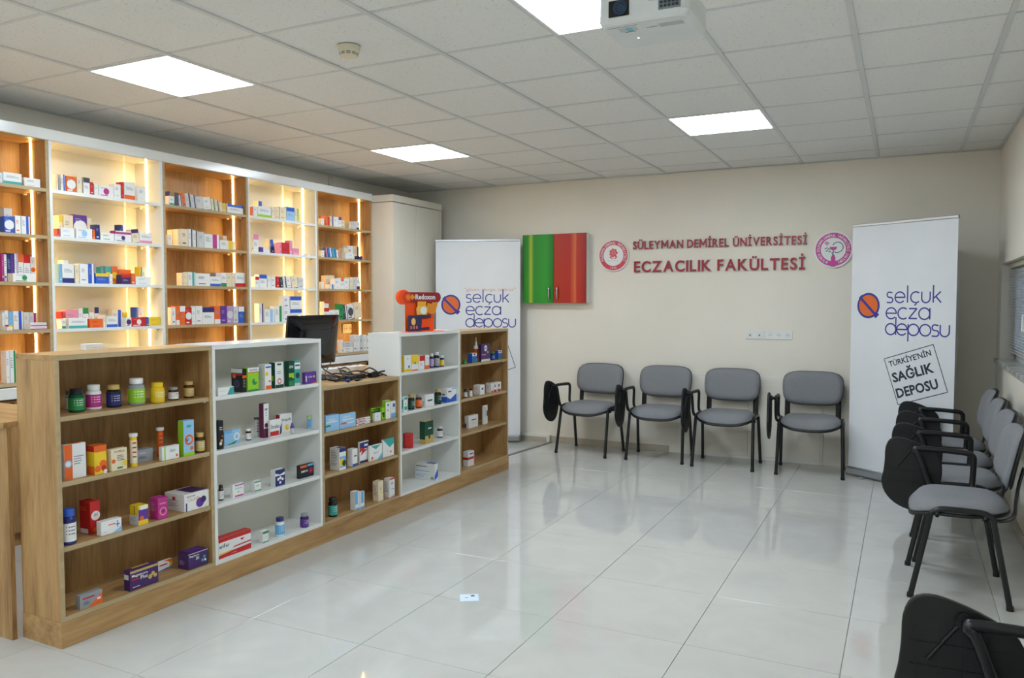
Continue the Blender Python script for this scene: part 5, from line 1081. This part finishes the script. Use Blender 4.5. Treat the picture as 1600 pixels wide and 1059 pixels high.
for i, (x, y, a, l_) in enumerate(CH):
    o = ch0 if i == 0 else copy_tree(ch0); o.location = (x, y, 0); o.rotation_euler = (0, 0, a); o['label'] = l_

# ------------------------------------------------------------------ projector, smoke detector, floor sticker
t = thing('projector', 'white ceiling-mounted projector hanging at the top of the photo', 'projector', (-.79, 2.64, 2.335), 0)
def rbox(mb, x0, x1, y0, y1, z0, z1, r, m, n=5, dome=.0):
    prof = []
    for (cx, cyy, a0) in ((x1-r, y1-r, 0), (x0+r, y1-r, 90), (x0+r, y0+r, 180), (x1-r, y0+r, 270)):
        for i in range(n+1): a = math.radians(a0+90*i/n); prof.append((cx+r*math.cos(a), cyy+r*math.sin(a)))
    k = len(prof); mx, my = (x0+x1)/2, (y0+y1)/2; vs = []
    lv = [(z0, .90), (z0+.006, .96), (z0+.018, 1.0), (z1-.008, 1.0), (z1, .97)]
    for z, s_ in lv: vs += [(mx+(x-mx)*s_, my+(y-my)*s_, z) for x, y in prof]
    fs = [tuple(range(k-1, -1, -1)), tuple(range(4*k, 5*k))]+[(i*k+j, i*k+(j+1) % k, (i+1)*k+(j+1) % k, (i+1)*k+j) for i in range(4) for j in range(k)]
    mb.add(vs, fs, m, False)
b = MB(); rbox(b, -.147, .158, -.135, .14, 0, .10, .035, M['projector']); bo = b.build('body', t)
b = MB(); b.box(-.105, -.035, -.1385, -.134, .022, .075, M['gloss_black'], .004); lw = b.build('lens_window', t)
b = MB(); b.lathe([(.024, 0), (.024, .004), (.016, .004), (.014, .001)], pm('lens_glass', (40, 60, 85), .05), 24, Matrix.Translation((-.064, -.1386, .048)) @ Matrix.Rotation(PI/2, 4, 'X')); b.build('lens', lw)
b = MB(); b.box(.062, .134, -.1375, -.134, .022, .09, flat((120, 130, 140)), .004)
for q in range(5):
    for k_ in range(5): b.box(.068+.0128*q, .077+.0128*q, -.1395, -.1376, .028+.012*k_, .036+.012*k_, M['tube'])
b.build('exhaust_grille', t)
b = MB(); put_text(b, 'EPSON', .032, .062, flat((120, 125, 130)), h=.008, w=-.034 if False else .034, mt=FY @ Matrix.Translation((.032+.0, 0, 0)) @ Matrix.Identity(4), d=.1362, rot=PI); b.build('brand_lettering', t)
b = MB()
b.box(-.12, -.02, -.1, -.098, -.0012, .0005, flat((150, 155, 158))); b.box(-.09, -.03, -.085, -.05, -.0012, .0005, flat((190, 196, 196))); b.box(-.065, -.045, -.085, -.05, -.0016, -.0012, flat((120, 190, 205)))
b.box(.0, .04, -.06, -.057, -.0012, .0005, flat((140, 145, 148))); b.box(.045, .125, -.075, -.045, -.0012, .0005, flat((176, 182, 182)))
b.box(-.078, -.04, -.045, -.0425, -.0012, .0005, flat((110, 115, 118)))
b.build('control_labels', t)
b = MB(); b.lathe([(.004, -.0015), (.004, .0005)], M['dot'], 10, Matrix.Translation((-.055, .03, 0))); b.build('indicator_light', t)
b = MB(); b.tube([(0, 0, .10), (0, 0, .289)], .018, M['pvc'], 14, 1); b.lathe([(.06, .275), (.06, .2885)], M['pvc'], 20); b.box(-.1, .1, -.02, .02, .1, .112, M['pvc'], .003); b.build('ceiling_mount', t)
pz = onZ(545, 73, ZC)
t = thing('smoke_detector', 'small round white smoke detector on the ceiling', 'smoke detector', (pz.x, pz.y, ZC))
b = MB(); b.lathe([(.034, -.048), (.04, -.046), (.043, -.034), (.044, -.03), (.05, -.024), (.055, 0)], M['ivory'], 28); b.build('housing', t)
b = MB()
for k in range(10):
    a0 = 2*PI*k/10+.08; a1 = a0+.45
    for z0_, z1_, r_ in ((-.0345, -.0315, .0442), (-.041, -.038, .0425)):
        b.add([(r_*math.cos(a), r_*math.sin(a), z_) for z_ in (z0_, z1_) for a in (a0, (a0+a1)/2, a1)], [(0, 1, 4, 3), (1, 2, 5, 4)], M['black'])
b.build('vent_slots', t)
ps = [onZ(*p_, 0) for p_ in ((715, 936), (731, 927.5), (750, 929), (737, 942))]
cxs = sum(p_.x for p_ in ps)/4; cys = sum(p_.y for p_ in ps)/4
t = thing('floor_sticker', 'small pale square sticker on the floor tiles in the foreground', 'sticker', (cxs, cys, .0002), .55)
b = MB(); b.box(-.045, .045, -.045, .045, 0, .0006, flat((214, 228, 240)), 0); b.build('paper', t)
b = MB(); b.box(.008, .026, .012, .03, .0006, .0009, NV); b.box(-.02, -.006, -.004, .002, .0006, .0009, NV); b.build('printed_mark', t)
